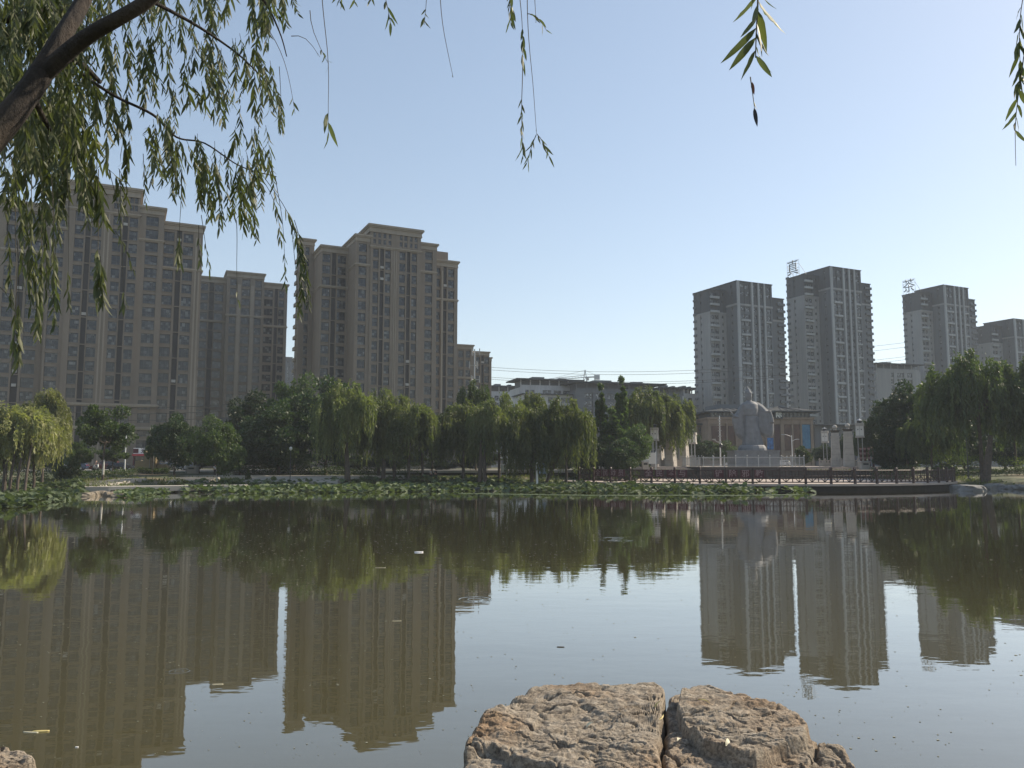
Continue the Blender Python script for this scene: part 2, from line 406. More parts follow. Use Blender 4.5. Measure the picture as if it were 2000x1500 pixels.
def text_mesh(s, size, mat, extrude=.02, bold=0.0):
    cu = bpy.data.curves.new('text', 'FONT'); cu.body = s; cu.size = size; cu.extrude = extrude; cu.offset = bold
    cu.align_x = 'CENTER'; cu.align_y = 'CENTER'
    o = bpy.data.objects.new('text', cu); COL.objects.link(o)
    dg = bpy.context.evaluated_depsgraph_get(); me = bpy.data.meshes.new_from_object(o.evaluated_get(dg))
    bpy.data.objects.remove(o); me.materials.clear(); me.materials.append(mat); return me
M['lettering'] = simple('pale_lettering', (.26,.17,.17), .8, .1)
M['letter_w'] = simple('white_lettering', (.7,.7,.68), .6, .05)
M['letter_d'] = simple('steel_lettering', (.10,.11,.12), .5, .1)
for (chars, pxs, lab) in (('全民动员',(1168,1183,1198,1213),'first maroon banner from the left end of the deck railing, faint small characters'),
                          ('全民参与',(1267,1288,1311,1333),'middle maroon banner of four characters left of the statue'),
                          ('铲除邪教',(1404,1431,1456,1483),'maroon banner with four characters on the railing below the statue')):
    b0 = None
    for c, px in zip(chars, pxs):
        X = xfor(px, 930, 104)
        for _ in range(3):
            Yc = DC.y - math.sqrt(max(1,(DR-.15)**2-(X-DC.x)**2)); X = xfor(px,930,Yc)
        ang = math.atan2(Yc-DC.y, X-DC.x)+R(90)
        if b0 is None:
            b0 = tag(empty('banner', (X,Yc,DZ)), lab, 'banner', 'slogan banners on the deck railing'); inv = Vector((X,Yc,0))
        pl = MB().box(-.62,.62,-.03,.0,.78,1.78).build('placard', M['maroon'], b0, loc=(X-inv.x,Yc-inv.y,0), rot=(0,0,ang))
        link('lettering', text_mesh(c, 1.0, M['lettering'], .01, .01), pl, (0,-.045,1.27), (R(90),0,0))

# ------------------------------------------------------------------ buildings
_wc = {}
def window_meshes(w, h, kind, far=False):
    key = (round(w,1), round(h,1), kind, far)
    if key in _wc: return _wc[key]
    w, h = key[0], key[1]; f = MB(); t = .07 if not far else .09
    f.box(-w/2,-w/2+t,-.06,.04,0,h); f.box(w/2-t,w/2,-.06,.04,0,h)
    f.box(-w/2+t,w/2-t,-.06,.04,0,t); f.box(-w/2+t,w/2-t,-.06,.04,h-t,h)
    tz = h*.34
    f.box(-w/2+t,w/2-t,-.05,.03,tz,tz+t)
    if kind == 'w3':
        for x in (-w*.17, w*.17): f.box(x-t/2,x+t/2,-.045,.025,t,h-t)
    elif kind == 'w2': f.box(w*.12-t/2,w*.12+t/2,-.045,.025,t,h-t)
    fm = f.mesh('window', M['frame'])
    g = MB(); g.box(-w/2+t*.6,w/2-t*.6,.0,.012,t*.6,h-t*.6); gm = g.mesh('pane', M['pane_far' if far else 'pane'])
    _wc[key] = (fm, gm); return _wc[key]
class Bld:
    def __init__(s, name, label, px, py, Y, ang, gz=2.2, wall='wall_tan', trim='trim_tan', fh=2.92, far=False, cat='building', group=None):
        P = at(px, py, Y); s.gz = gz
        s.root = tag(empty(name, (P.x, P.y, gz), ang), label, cat, group)
        s.O = Vector((P.x,P.y,gz)); s.a = ang; s.H = P.z-gz
        s.Rm = Matrix.Rotation(-ang, 3, 'Z'); s.C = s.Rm @ (CAM - s.O)
        s.wall = M[wall]; s.trim = M[trim]; s.fh = fh; s.far = far; s.nw = 0
        s.stuffw = MB(); s.stuffp = MB(); s.rnd = random.Random(name+label)
        s.wins = []
    def U(s, px, py, v=0.0):
        d = s.Rm @ pixdir(px,py); t = (v-s.C.y)/d.y; p = s.C+d*t; return p.x, p.z
    def V(s, px, py, u):
        d = s.Rm @ pixdir(px,py); t = (u-s.C.x)/d.x; p = s.C+d*t; return p.y, p.z
    def part(s, mb, name, mat): return mb.build(name, mat, s.root)
    def window(s, x, y, z, w, h, kind, rz=0.0):
        s.wins.append((x,y,z,w,h,kind,rz))
    def flush(s):
        # the windows nearest the eye keep their own objects, any beyond 300 are joined
        s.wins.sort(key=lambda t: -t[2]) if False else None
        for i,(x,y,z,w,h,kind,rz) in enumerate(s.wins):
            fm, gm = window_meshes(w,h,kind,s.far)
            if i < 300:
                o = link('window', fm, s.root, (x,y,z), (0,0,rz)); link('pane', gm, o)
            else:
                mt = Matrix.Translation((x,y,z)) @ Matrix.Rotation(rz,4,'Z')
                for (src,dst) in ((fm,s.stuffw),(gm,s.stuffp)):
                    n = len(dst.v); dst.v += [tuple(mt @ v.co) for v in src.vertices]
                    for p in src.polygons: dst.face([n+k for k in p.vertices])
        if s.stuffw.v:
            tag(s.stuffw.build('window_frames', M['frame'], s.root), kind='stuff')
            tag(s.stuffp.build('window_panes', M['pane_far' if s.far else 'pane'], s.root), kind='stuff')
    def cornice(s, u0,u1,v0,v1,z, k=1.0, mat=None):
        c = MB()
        c.box(u0-.12*k,u1+.12*k,v0-.12*k,v1+.12*k,z-1.75*k,z-1.45*k)
        c.box(u0-.06*k,u1+.06*k,v0-.06*k,v1+.06*k,z-1.449*k,z-.75*k)
        c.box(u0-.28*k,u1+.28*k,v0-.28*k,v1+.28*k,z-.749*k,z-.45*k)
        c.box(u0-.50*k,u1+.50*k,v0-.50*k,v1+.50*k,z-.449*k,z-.12*k)
        c.box(u0-.42*k,u1+.42*k,v0-.42*k,v1+.42*k,z-.119*k,z)
        s.part(c, 'cornice', mat or s.trim)
    def belt(s, u0,u1,v0,v1,z):
        c = MB(); c.box(u0-.10,u1+.10,v0-.10,v1,z-.35,z-.1); c.box(u0-.28,u1+.28,v0-.28,v1,z-.099,z+.12); c.box(u0-.12,u1+.12,v0-.12,v1,z+.121,z+.3)
        s.part(c, 'belt_course', s.trim)
    def mass(s, u0,u1,v0,v1, H, cols=(), scols=(), z0=0.0, wall=None, belts=(), cornice=True, wz=(.38,2.45), topwin=None, bottom_off=0.0, ck=1.0, skipfloors=0, zref=None, walls2=None):
        """box with real recesses: piers in front of a set-back core, spandrels between the windows"""
        fh = s.fh; wl = wall or s.wall; wb = MB(); D = .6
        H_t = H-1.8*ck if cornice else H-.5
        su = D if scols else 0.0
        wb.box(u0+su,u1,v0+(D if cols else 0),v1,z0,H-.02)
        nfl = int((H_t-z0-.2)/fh); base = H_t - nfl*fh   # floors hang from the roof line
        def face(cl, L0, L1, front):
            edges = sorted([(c[0],c[1]) for c in cl]); cur = L0
            def bx(m, a, b, d0, d1, za, zb):
                if front: m.box(a,b,v0+d0,v0+d1,za,zb)
                else: m.box(u0+d0,u0+d1,a,b,za,zb)
            for (a,b) in edges:
                if a > cur+.02: bx(wb, cur, a, 0, D, z0, H-.01)
                cur = b
            if cur < L1-.02: bx(wb, cur, L1, 0, D, z0, H-.01)
            for (a,b,kind) in cl:
                sp = MB(); w = b-a
                if kind[0] == 'd':
                    # full-height recess with thin slabs; near-black panels stand in for its shade
                    k = 0; z = base+skipfloors*fh
                    while z < H_t-.1:
                        step = 2 if (k%3) else 2
                        zz = min(z+fh*step, H_t)
                        lv = MB(); y0_ = .34
                        if front: lv.box(a+.04,b-.04,v0+y0_,v0+y0_+.1,z+.25,zz-.02)
                        else: lv.box(u0+y0_,u0+y0_+.1,a+.04,b-.04,z+.25,zz-.02)
                        s.part(lv,'recess_shade_panel',M['recess_shade'])
                        bx(wb,a,b,.1,D,z,z+.24)
                        if s.rnd.random() < .16:
                            az = z+.5+fh*s.rnd.choice((0,1)); ac = MB()
                            if az < H_t-1:
                                if front: ac.box((a+b)/2-.42,(a+b)/2+.42,v0-.12,v0+.19,az,az+.6)
                                else: ac.box(u0-.12,u0+.19,(a+b)/2-.42,(a+b)/2+.42,az,az+.6)
                                s.part(ac,'air_conditioner',M['acbox'])
                        z = zz; k += 1
                    if base+skipfloors*fh > z0+.1: bx(wb,a,b,.05,D,z0,base+skipfloors*fh)
                    bx(wb,a,b,.02,D,H_t,H-.01)
                    continue
                zprev = z0
                for f in range(skipfloors, nfl):
                    zs = base+f*fh+wz[0]; ze = base+f*fh+wz[1]
                    if kind == 's' : zs += .6
                    bx(wb,a,b,.16,D,zprev,zs); 
                    # sill
                    if front: wb.box(a+.01,b-.01,v0+.06,v0+.159,zs-.12,zs-.01)
                    else: wb.box(u0+.06,u0+.159,a+.01,b-.01,zs-.12,zs-.01)
                    zprev = ze
                    kk = {'w':'w3','m':'w2','s':'w1'}[kind[0]]
                    if front: s.window((a+b)/2, v0+.42, zs, w, ze-zs, kk)
                    else: s.window(u0+.42, (a+b)/2, zs, w, ze-zs, kk, R(-90))
                bx(wb,a,b,.12,D,zprev,H-.01)
        if cols: face(cols, u0, u1, True)
        if scols: face(scols, v0+(D if cols else 0), v1, False)
        s.part(wb, 'wall', wl)
        if cornice: s.cornice(u0,u1,v0,v1,H,ck)
        for k in belts: s.belt(u0,u1,v0,v1,base+(nfl-k)*fh-.02)
        return base, nfl

AG = R(26)
# ---- central tower
def central():
    b = Bld('apartment_tower', 'brown brick apartment tower standing alone in the middle, stepped roof rising to one tall block', 718, 436, 194, AG)
    y = 600; U = lambda px, v=0: b.U(px,y,v)[0]
    uL, uR = U(722), U(821)
    H = b.H
    # tallest block
    cols = [(U(727),U(738),'m'),(U(741),U(748.5),'d'),(U(751),U(762),'m'),(U(779),U(791),'m'),(U(793.5),U(800.5),'d'),(U(803),U(813.5),'m')]
    d = b.V(672,462,uL)[0]
    b.mass(uL,uR,0,22,H-5.3,cols,cornice=False)
    # attic with tall strip windows
    at_ = MB(); at_.box(uL,uR,.25,22,H-5.29,H-.02)
    zs=(727,732,737.5,742,747.5,752.5,757.5,763)
    def strips(P):
        cur = U(P[0]); at_.box(cur-.35 if P is S1 else cur-.35,cur,0,.25,H-5.29,H-.02)
        for i in range(0,len(P)-1):
            if i%2: at_.box(U(P[i]),U(P[i+1]),0,.25,H-5.29,H-.02)
            else:
                a,c = U(P[i]),U(P[i+1]); at_.box(a,c,.08,.25,H-5.29,H-4.9); at_.box(a,c,.08,.25,H-2.0,H-.02); at_.box(a,c,.06,.25,H-3.75,H-3.25)
                for z in (H-4.9,H-3.25): b.window((a+c)/2,.2,z,c-a,1.25,'w1')
        at_.box(U(P[-1]),U(P[-1])+.35,0,.25,H-5.29,H-.02)
    S1 = (727,732.2,736.8,742,747,752.4,757,762.5); S2 = (779,784.5,788,794,799,804,808.5,814)
    strips(S1); strips(S2)
    at_.box(uL,U(727)-.35,0,.25,H-5.29,H-.02); at_.box(U(762.5)+.35,U(779)-.35,0,.25,H-5.29,H-.02); at_.box(U(814)+.35,uR,0,.25,H-5.29,H-.02)
    b.part(at_,'wall',b.wall); b.cornice(uL-.3,uR+.1,0-.1,22,H,1.15); b.belt(uL,uR,0,1.5,H-5.7)
    c=MB(); g=U(770.7); c.box(g-.35,g-.12,-.12,0,0,H-6.2); c.box(g+.12,g+.35,-.12,0,0,H-6.2); b.part(c,'pilaster',b.trim)
    # M1 left shoulder
    u1 = U(693,.3); z1 = b.U(693,456,.3)[1]
    vL = b.V(678,y,u1)[0]
    b.mass(u1,uL,.3,20,z1,[(U(699,.3),U(714.5,.3),'w')],belts=(2,))
    # L1
    uj = b.U(626,y,vL)[0]; zL = b.U(640,479,vL)[1]
    cols=[(b.U(628,y,vL)[0],b.U(643.5,y,vL)[0],'w'),(b.U(646.5,y,vL)[0],b.U(655,y,vL)[0],'d'),(b.U(658,y,vL)[0],b.U(674.5,y,vL)[0],'w')]
    b.mass(uj,u1-.004,vL,19,zL,cols,belts=(3,))
    v2 = vL+9.0; u3 = b.U(583,y,v2)[0]; z3 = b.U(600,466,v2)[1]
    b.mass(u3,uj-.004,v2,21,z3,[(b.U(594,y,v2)[0],b.U(602,y,v2)[0],'m')],ck=1.0,belts=(4,))
    for k in range(16):
        z = z3-6-k*2.92; b.part(MB().box(u3-.4,u3-.004,v2+2,v2+5,z,z+.9),'balcony',b.trim)
    # M3, R
    u4=U(852,.6); z4=b.U(822,473,.6)[1]
    b.mass(uR+.004,u4,.6,19,z4,[(U(829.5,.6),U(844,.6),'w')],belts=(2,))
    u5=b.U(893.5,y,2.4)[0]; z5=b.U(870,508,2.4)[1]
    q=lambda px:b.U(px,y,2.4)[0]
    b.mass(u4+.004,u5,2.4,17,z5,[(q(852.5),q(859.5),'m'),(q(865.5),q(872),'d'),(q(875),q(887),'w')],belts=(3,))
    c=MB(); c.box(q(861),q(864.3),2.05,2.4,0,z5-3); b.part(c,'pilaster',b.trim)
    rb=MB(); rb.box(u4-.5,q(884),6,17,z5+.01,z5+3.2); b.part(rb,'roof_room',b.wall)
    b.flush()
central()

def left_block():
    b = Bld('apartment_tower', 'long brown brick apartment block behind the near willow at the left edge, widest of all', 261, 680, 171, AG)
    y = 680; q = lambda px,v=0: b.U(px,y,v)[0]
    zt = lambda px,py,v=0: b.U(px,py,v)[1]
    uA, uB = q(120), q(261)
    H = zt(280,371)
    cols=[(q(133),q(151.5),'m'),(q(154.5),q(165),'d'),(q(167),q(186),'m'),(q(208.5),q(225.5),'m'),(q(228),q(238.5),'d'),(q(241),q(258),'m')]
    b.mass(uA,uB,0,20,H-5.6,cols,cornice=False)
    at_=MB(); at_.box(uA,uB,.25,20,H-5.59,H-.02); cur=uA
    for (a,c,n) in ((133,151,3),(168,186,3),(208,226,4),(240,257,4)):
        a_,c_=q(a),q(c); at_.box(cur,a_,0,.25,H-5.59,H-.02); cur=c_; w=(c_-a_)/(n//2)
        at_.box(a_,c_,.08,.25,H-5.59,H-5.0); at_.box(a_,c_,.08,.25,H-2.0,H-.02); at_.box(a_,c_,.06,.25,H-3.75,H-3.3)
        for k in range(n//2):
            for z in (H-5.0,H-3.3): b.window(a_+w*(k+.5),.2,z,w-.2,1.28,'w2')
    at_.box(cur,uB,0,.25,H-5.59,H-.02)
    b.part(at_,'wall',b.wall); b.cornice(uA,uB,-.1,20,H,1.15); b.belt(uA,uB,0,1.5,H-6)
    c=MB()
    for px in (192.5,200.5): g=q(px); c.box(g-.15,g+.15,-.14,0,0,H-6.4)
    b.part(c,'pilaster',b.trim)
    u1=q(83,.3); z1=zt(118,376,.3)
    b.mass(u1,uA-.004,.3,19,z1,[(q(88,.3),q(113,.3),'w')],belts=(2,))
    vL=b.V(72,y,u1)[0]; vL=max(vL,2.5)
    uj=b.U(-60,y,vL)[0]; zL=zt(50,394,vL); q2=lambda px:b.U(px,y,vL)[0]
    b.mass(uj,u1-.004,vL,18,zL,[(q2(-50),q2(-28),'w'),(q2(-3),q2(20),'w'),(q2(24),q2(38),'d'),(q2(43),q2(69),'w')],belts=(3,))
    u2=q(310,.4); z2=zt(300,404,.4)
    b.mass(uB+.004,u2,.4,19,z2,[(q(274,.4),q(299,.4),'w')],belts=(2,))
    v3=1.6; u3=b.U(388,y,v3)[0]; z3=zt(330,433,v3); q3=lambda px:b.U(px,y,v3)[0]
    b.mass(u2+.004,u3,v3,17,z3,[(q3(311),q3(331.5),'w'),(q3(336),q3(346.5),'d'),(q3(349.5),q3(369),'w')],belts=(3,))
    c=MB()
    for px in (375,382): g=q3(px); c.box(g-.15,g+.2,v3-.14,v3,0,z3-3)
    b.part(c,'pilaster',b.trim)
    # podium belts low down
    zb=zt(200,790); b.belt(q(60,-.2),u2+.2,-.15,2,zb); b.belt(q(60,-.2),u2+.2,-.15,2,zt(200,835))
    b.flush(); return b
lb = left_block()

def second_block():
    b = Bld('apartment_tower', 'brown brick apartment block between the widest block and the central tower, lower roofline', 441, 528, 235, R(24), wall='wall_tan2')
    y=680; q=lambda px,v=0:b.U(px,y,v)[0]; H=b.H
    uA,uB=q(439),q(512)
    b.mass(uA,uB,0,18,H,[(q(445),q(458),'m'),(q(468.5),q(484.5),'w'),(q(494.5),q(507.5),'m')],belts=(4,))
    v=2.5; z=b.U(410,540,v)[1]; p=lambda px:b.U(px,y,v)[0]; u0=p(384)
    b.mass(u0,uA-.004,v,16,z,[(p(388),p(402),'m'),(p(404.5),p(414),'d'),(p(415.5),p(432),'m')],belts=(4,))
    z=b.U(535,553,1.5)[1]; p=lambda px:b.U(px,y,1.5)[0]
    b.mass(uB+.004,p(558.5),1.5,16,z,[(p(513),p(530),'w'),(p(533.5),p(540),'d'),(p(541.5),p(552.5),'m')],belts=(4,))
    c=MB()
    for px in (463,489.5): c.box(q(px)-.5,q(px)+.5,-.15,0,0,H-4)
    b.part(c,'pilaster',b.trim); b.flush()
second_block()

def lowpair():
    b = Bld('apartment_tower', 'shorter brick apartment building tucked behind the right side of the central tower', 893, 672, 240, R(20), wall='wall_tan2')
    y=740; q=lambda px,v=0:b.U(px,y,v)[0]; H=b.H
    b.mass(q(880),q(924),0,14,H,[(q(895),q(905),'w'),(q(909.5),q(918.5),'m')],ck=.8,belts=(3,))
    v=1.2; p=lambda px:b.U(px,y,v)[0]
    b.mass(q(924)+.004,p(955.5),v,14,b.U(935,686,v)[1],[(p(929),p(937),'m'),(p(940),p(944.5),'d'),(p(945.5),p(955),'w')],ck=.7)
    b.mass(p(955.5)+.004,p(961.5),v+.8,13,b.U(958,697,v)[1],(),ck=.7)
    b.flush()
lowpair()
def slim():
    b = Bld('apartment_tower', 'distant pale block glimpsed in the narrow gap left of the central tower', 556, 697, 430, R(20), wall='wall_mid', far=True, trim='wall_mid')
    y=720; q=lambda px,v=0:b.U(px,y,v)[0]
    b.mass(q(540),q(569.5),0,14,b.H,[(q(560),q(566),'m')],ck=.9)
    b.mass(q(569.5)+.01,q(590),2,14,b.U(575,703.5,2)[1],[(q(571,2),q(578,2),'w')],ck=.6); b.flush()
slim()

# ---- far towers on the right
def ftower(label, px, py, Y, ang=R(25), extra=0, sc=1.0, fl=24):
    b = Bld('high_rise', label, px, py, Y, ang, wall='wall_grey', trim='wall_dark', fh=2.9, far=True, group='grey high rises across the lake')
    H = b.H; g = MB()
    Ht = H-3*2.9-.6            # the top three storeys are dark
    def blk(u0,u1,v0,v1,Hh,cols,scols=(),wl=None):
        ht = Hh-9.2
        b.mass(u0,u1,v0,v1,ht,cols,scols,cornice=False,wz=(.7,2.45),wall=wl)
        n0 = len(b.wins)
        b.mass(u0,u1,v0,v1,Hh,cols,scols,z0=ht+.003,wall=M['wall_dark'],cornice=False,wz=(.7,2.45))
        c=MB(); c.box(u0-.25,u1+.25,v0-.25,v1+.25,Hh-.019,Hh+.35); b.part(c,'roof_edge',M['wall_dark'])
        c=MB(); c.box(u0-.12,u1+.12,v0-.12,v1+.12,ht-.5,ht+.3); b.part(c,'belt_course',b.wall)
    # central block
    blk(0,18.4,0,16,H,[(1.9,4.0,'m'),(4.1,6.6,'w'),(8.4,10.4,'m'),(11.5,13.5,'m'),(15.0,17.5,'w')],[(2.4,3.6,'s'),(9.0,9.9,'s')],wl=M['wall_mid'])
    for (u0,u1) in ((.0,1.2),(7.2,8.1),(10.6,11.4),(13.7,14.5)):
        g.box(u0,u1,-.5,-.003,0,H+.2)
    b.part(g,'pilaster',M['pil_grey'])
    # slab bands across the balcony columns every second floor
    z=6.0
    while z<H-12:
        b.part(MB().box(1.8,6.7,-.35,-.01,z,z+.8),'balcony_band',M['pil_grey']); b.part(MB().box(14.9,17.6,-.28,-.01,z+.1,z+.7),'balcony_band',M['pil_grey']); z+=5.8
    # left block, set back
    uL=-6.0; vL=5.5; HL=H-2.9
    blk(-8.5,-.004,vL+1,16.5,HL,[(-8.0,-6.1,'w'),(-5.9,-3.9,'w'),(-2.4,-1.3,'s')],[(vL+6.0,vL+6.9,'s')])
    z=4
    while z<HL-3:
        b.part(MB().box(-8.2,-3.8,vL+.3,vL+.997,z,z+.9),'balcony_band',M['pil_grey']); z+=2.9 if z>HL-12 else 5.8
    z=4
    while z<HL: b.part(MB().box(-9.0,-8.503,14.8,16.4,z,z+.9),'bay_ledge',M['wall_mid']); z+=2.9
    # right block
    HR=H-4.5
    blk(18.404,27.6,3.2,15,HR,[(19.2,21.2,'m'),(24.0,27.0,'w')],wl=M['wall_mid'])
    z=3
    while z<HR-2:
        b.part(MB().box(23.8,27.9,2.6,3.197,z,z+1.05),'balcony',M['wall_mid']); b.part(MB().box(27.604,28.2,4,11,z,z+1.05),'balcony',M['wall_mid']); z+=2.9
    b.flush(); return b
f1=ftower('grey high rise behind the statue, shortest of the three tall towers', 1438, 549, 313)
f2=ftower('tallest grey high rise with a rooftop lattice sign, behind the right gate pillars', 1620, 521, 334)
f3=ftower('hazy high rise with a small rooftop sign above the right willow', 1842, 557, 385)
f4=ftower('faintest high rise cut by the right edge of the picture', 1979, 623, 405)

def roof_sign(b, ch, label):
    # lattice sign at the left end of the roof, facing the lake
    uL=-8.5; z=b.H-2.9+.35
    P = b.root.matrix_basis if False else (Matrix.Translation(b.O) @ Matrix.Rotation(b.a,4,'Z'))
    r = tag(empty('rooftop_sign', P @ Vector((uL+.4, 16.2, z)), b.a), label, 'sign')
    f = MB(); W=7.0; Hh=7.2
    for i in range(5): f.bar((0,-W*i/4,0),(0,-W*i/4,Hh),.10)
    for i in range(5): f.bar((0,0,Hh*i/4),(0,-W,Hh*i/4),.10)
    for i in (0,2,4): f.bar((0,-W*i/4,Hh*.75),(5.0,-W*i/4,0),.13)
    f.build('lattice', M['metal'], r)
    link('character', text_mesh(ch, 7.2, M['letter_d'], .06, -.02), r, (-.2,-W/2,Hh*.5), (R(90),0,R(-90)))
roof_sign(f2,'真','lattice sign with one big character on the roof of the tallest high rise')
roof_sign(f3,'茶','smaller lattice sign with one character on the hazy high rise roof')

# ---- mid-rise blocks with flat projecting roofs
def midrise(label, px, py, Y, ang, segs, wall='wall_white', floors=6, depth=14):
    """segs: (pxL, pxR, v, [columns px], pyTop) ; each gets a penthouse floor and an oversailing flat roof"""
    b = Bld('apartment_building', label, px, py, Y, ang, wall=wall, trim='wall_mid', fh=3.0, far=True, group='flat roofed blocks beyond the trees')
    for (pL,pR,v,cols,pyT,pent) in segs:
        q=lambda p:b.U(p,775,v)[0]; zt=b.U(pL,pyT,v)[1]
        u0,u1=q(pL),q(pR)
        zz = zt-3.4 if pent else zt
        b.mass(u0,u1,v,v+depth,zz,[(q(a),q(c),k) for a,c,k in cols],cornice=False,wz=(.5,2.6))
        if pent:
            m=MB(); m.box(u0+1.5,u1-1.5,v+3.0,v+depth-2,zz,zt-.45)
            b.part(m,'penthouse',b.trim)
            m=MB(); n=max(3,int((u1-u0)/4)); 
            for i in range(n+1): x=u0+.6+(u1-u0-1.2)*i/n; m.box(x-.2,x+.2,v+.3,v+.7,zz,zt-.45)
            m.box(u0+.4,u1-.4,v+.25,v+.4,zz+.0,zz+1.0)
            b.part(m,'terrace_posts',b.wall)
            m=MB(); m.box(u0-1.6,u1+1.6,v-1.6,v+depth,zt-.449,zt); b.part(m,'flat_roof',M['roofgrey'])
            m=MB(); m.box(u0+(u1-u0)*.25,u0+(u1-u0)*.45,v+3,v+8,zt+.002,zt+1.1); m.box(u0+(u1-u0)*.7,u0+(u1-u0)*.82,v+3,v+8,zt+.002,zt+.9); b.part(m,'roof_room',b.trim)
        else:
            m=MB(); m.box(u0-.8,u1+.8,v-.8,v+depth,zt,zt+.4); b.part(m,'flat_roof',M['roofgrey'])
    b.flush()
midrise('low pale block with a flat roof just right of the brick buildings', 961, 754, 340, R(12), [(955,1012,0,[(966,974,'w'),(978,988,'w'),(992,1006,'w')],753,True)])
midrise('white flat roofed block with glazed top terrace below the crane', 1017, 739, 300, R(16), [(1015,1132,4,[(1026,1033,'m'),(1036,1044,'m'),(1060,1077,'w'),(1081,1096,'w'),(1100,1116,'w')],739,True),(1023,1121,-3,[(1030,1050,'w'),(1070,1090,'w'),(1096,1114,'w')],770,False)])
midrise('long grey flat roofed block above the middle willows', 1130, 747, 300, R(16), [(1124,1292,0,[(1142,1158,'w'),(1164,1180,'w'),(1186,1204,'w'),(1210,1228,'w'),(1236,1254,'w'),(1262,1280,'w')],745,True),(1294,1333,3,[(1300,1310,'w'),(1314,1326,'w')],756,True)], wall='wall_mid')
midrise('small white block beside the left edge of the shortest high rise', 1344, 757, 330, R(16), [(1335,1362,0,[(1344,1352,'m')],757,True)])
midrise('pale flat roofed block between the two right hand high rises', 1712, 710, 370, R(16), [(1714,1800,0,[(1742,1748,'m'),(1754,1768,'w'),(1774,1784,'m')],709,True)], wall='wall_grey')
midrise('white infill block seen in the gap between the two tall high rises', 1536, 748, 420, R(16), [(1530,1560,0,[(1540,1545,'m'),(1549,1553,'m')],746,False)])

# ---- mall with hipped roof behind the statue
def mall():
    b = Bld('shopping_hall', 'brown stone shopping hall with grey hipped roof and tall posters behind the statue', 1384, 815, 230, R(3), wall='brownish' if False else 'wall_tan2', trim='wall_tan', cat='building')
    q=lambda px,py=850,v=0:b.U(px,py,v)[0]; z=lambda py,v=0:b.U(1480,py,v)[1]
    u0,u1=q(1384),q(1589); zc=z(819); ze=z(806)
    m=MB(); m.box(u0,u1,.5,32,0,zc)
    piers=[1384,1389,1419,1422,1437,1441,1495,1498,1525,1532,1547,1550,1564,1567,1584,1589]
    cur=None
    for i in range(0,len(piers),2): m.box(q(piers[i]),q(piers[i+1]),0,.5,0,zc)
    m.box(u0,u1,.1,.5,z(828),zc-.01)
    b.part(m,'wall',M['mallstone'])
    m=MB(); m.box(u0-.3,u1+.3,-.3,32,zc+.003,zc+.6); b.part(m,'cornice',M['mallstone'])
    m=MB(); m.box(u0+.6,u1-.6,.8,30,zc+.6,ze+.4); b.part(m,'upper_wall',M['wall_dark'])
    n=26
    for i in range(n):
        x=u0+1+(u1-u0-2)*(i+.5)/n; b.window(x,.72,zc+.75,(u1-u0-2)/n-.25,ze-zc-.6,'w1')
    # posters and stone panels between the piers
    for (a,c,y0,y1,mt,lab) in ((1391,1418,832,895,'poster_brown',None),(1423,1436,832,886,'poster_dark','brown poster with a dark foot'),(1498.5,1511,855,878,'poster_bluecar','small poster with a bright blue diagonal streak'),
                     (1514,1524,829,895,'poster_maroon','maroon poster'),(1533,1546,829,880,'poster_brown',None),(1551,1563,829,880,'poster_brown',None),(1568,1583.5,829,876,'poster_blue','blue poster with a pale tower')):
        p=MB(); p.box(q(a),q(c),.28,.38,z(y1),z(y0)); o=b.part(p,'poster',M[mt])
        if lab: o['label']=lab
    # roofs
    def hip(ua,ub,va,vb,z0,z1,ov,rl,name='hipped_roof'):
        h=MB(); k=len(h.v); w=rl
        h.v+=[(ua-ov,va-ov,z0),(ub+ov,va-ov,z0),(ub+ov,vb+ov,z0),(ua-ov,vb+ov,z0),(ua+w,va+w,z1),(ub-w,va+w,z1),(ub-w,vb-w,z1),(ua+w,vb-w,z1),
              (ua-ov,va-ov,z0-.4),(ub+ov,va-ov,z0-.4),(ub+ov,vb+ov,z0-.4),(ua-ov,vb+ov,z0-.4)]
        for f in ((0,1,5,4),(1,2,6,5),(2,3,7,6),(3,0,4,7),(4,5,6,7),(8,9,1,0),(9,10,2,1),(10,11,3,2),(11,8,0,3),(11,10,9,8)): h.face(f)
        for i in range(int((ub-ua)/2)):
            x=ua+2*i; t=(w)/(ub-ua)
            h.bar((x,va-ov+.0,z0+.06),(min(max(x,ua+w),ub-w),va+w,z1+.06),.12)
        return b.part(h,name,M['roofgrey'])
    hip(u0+.5,q(1500),.8,26,ze+.4,z(795),1.8,6)
    hip(q(1497),u1-.3,.5,26,ze+.55,z(790),2.0,7)
    t=MB(); t.box(q(1418),q(1500),8,20,z(796),z(786)); b.part(t,'roof_room',M['wall_mid'])
    sg=MB(); sg.box(q(1513),q(1529),-.5,.0,z(818),z(803)); s_=b.part(sg,'sign_board',M['darkmetal'])
    link('lettering', text_mesh('际',1.9,M['letter_w'],.03,.03), s_, (q(1521),-.56,z(810.5)), (R(90),0,0))
    b.flush()
def poster(name, c1, c2, sc=.25):
    m,nt,b=newmat(name); n=noi(nt, geo(nt,(1,1,.6)), sc*2.2, 4, .7)
    c=ramp(nt,n,[(.3,c1),(.7,c2)]); nt.links.new(c,b.inputs['Base Color']); b.inputs['Roughness'].default_value=.6; return m
M['mallstone']=simple('brown_pink_stone',(.22,.165,.125),.8,.15,.6,bmp=.3)
M['poster_brown']=poster('brown_poster',(.055,.028,.022),(.14,.075,.05)); M['poster_dark']=poster('dark_poster',(.03,.018,.018),(.12,.05,.03))
M['poster_maroon']=poster('maroon_poster',(.03,.012,.014),(.08,.03,.03)); M['poster_blue']=poster('blue_poster',(.02,.08,.17),(.07,.22,.34))
M['poster_bluecar']=poster('blue_streak_poster',(.01,.015,.05),(.05,.20,.50),.6)
mall()

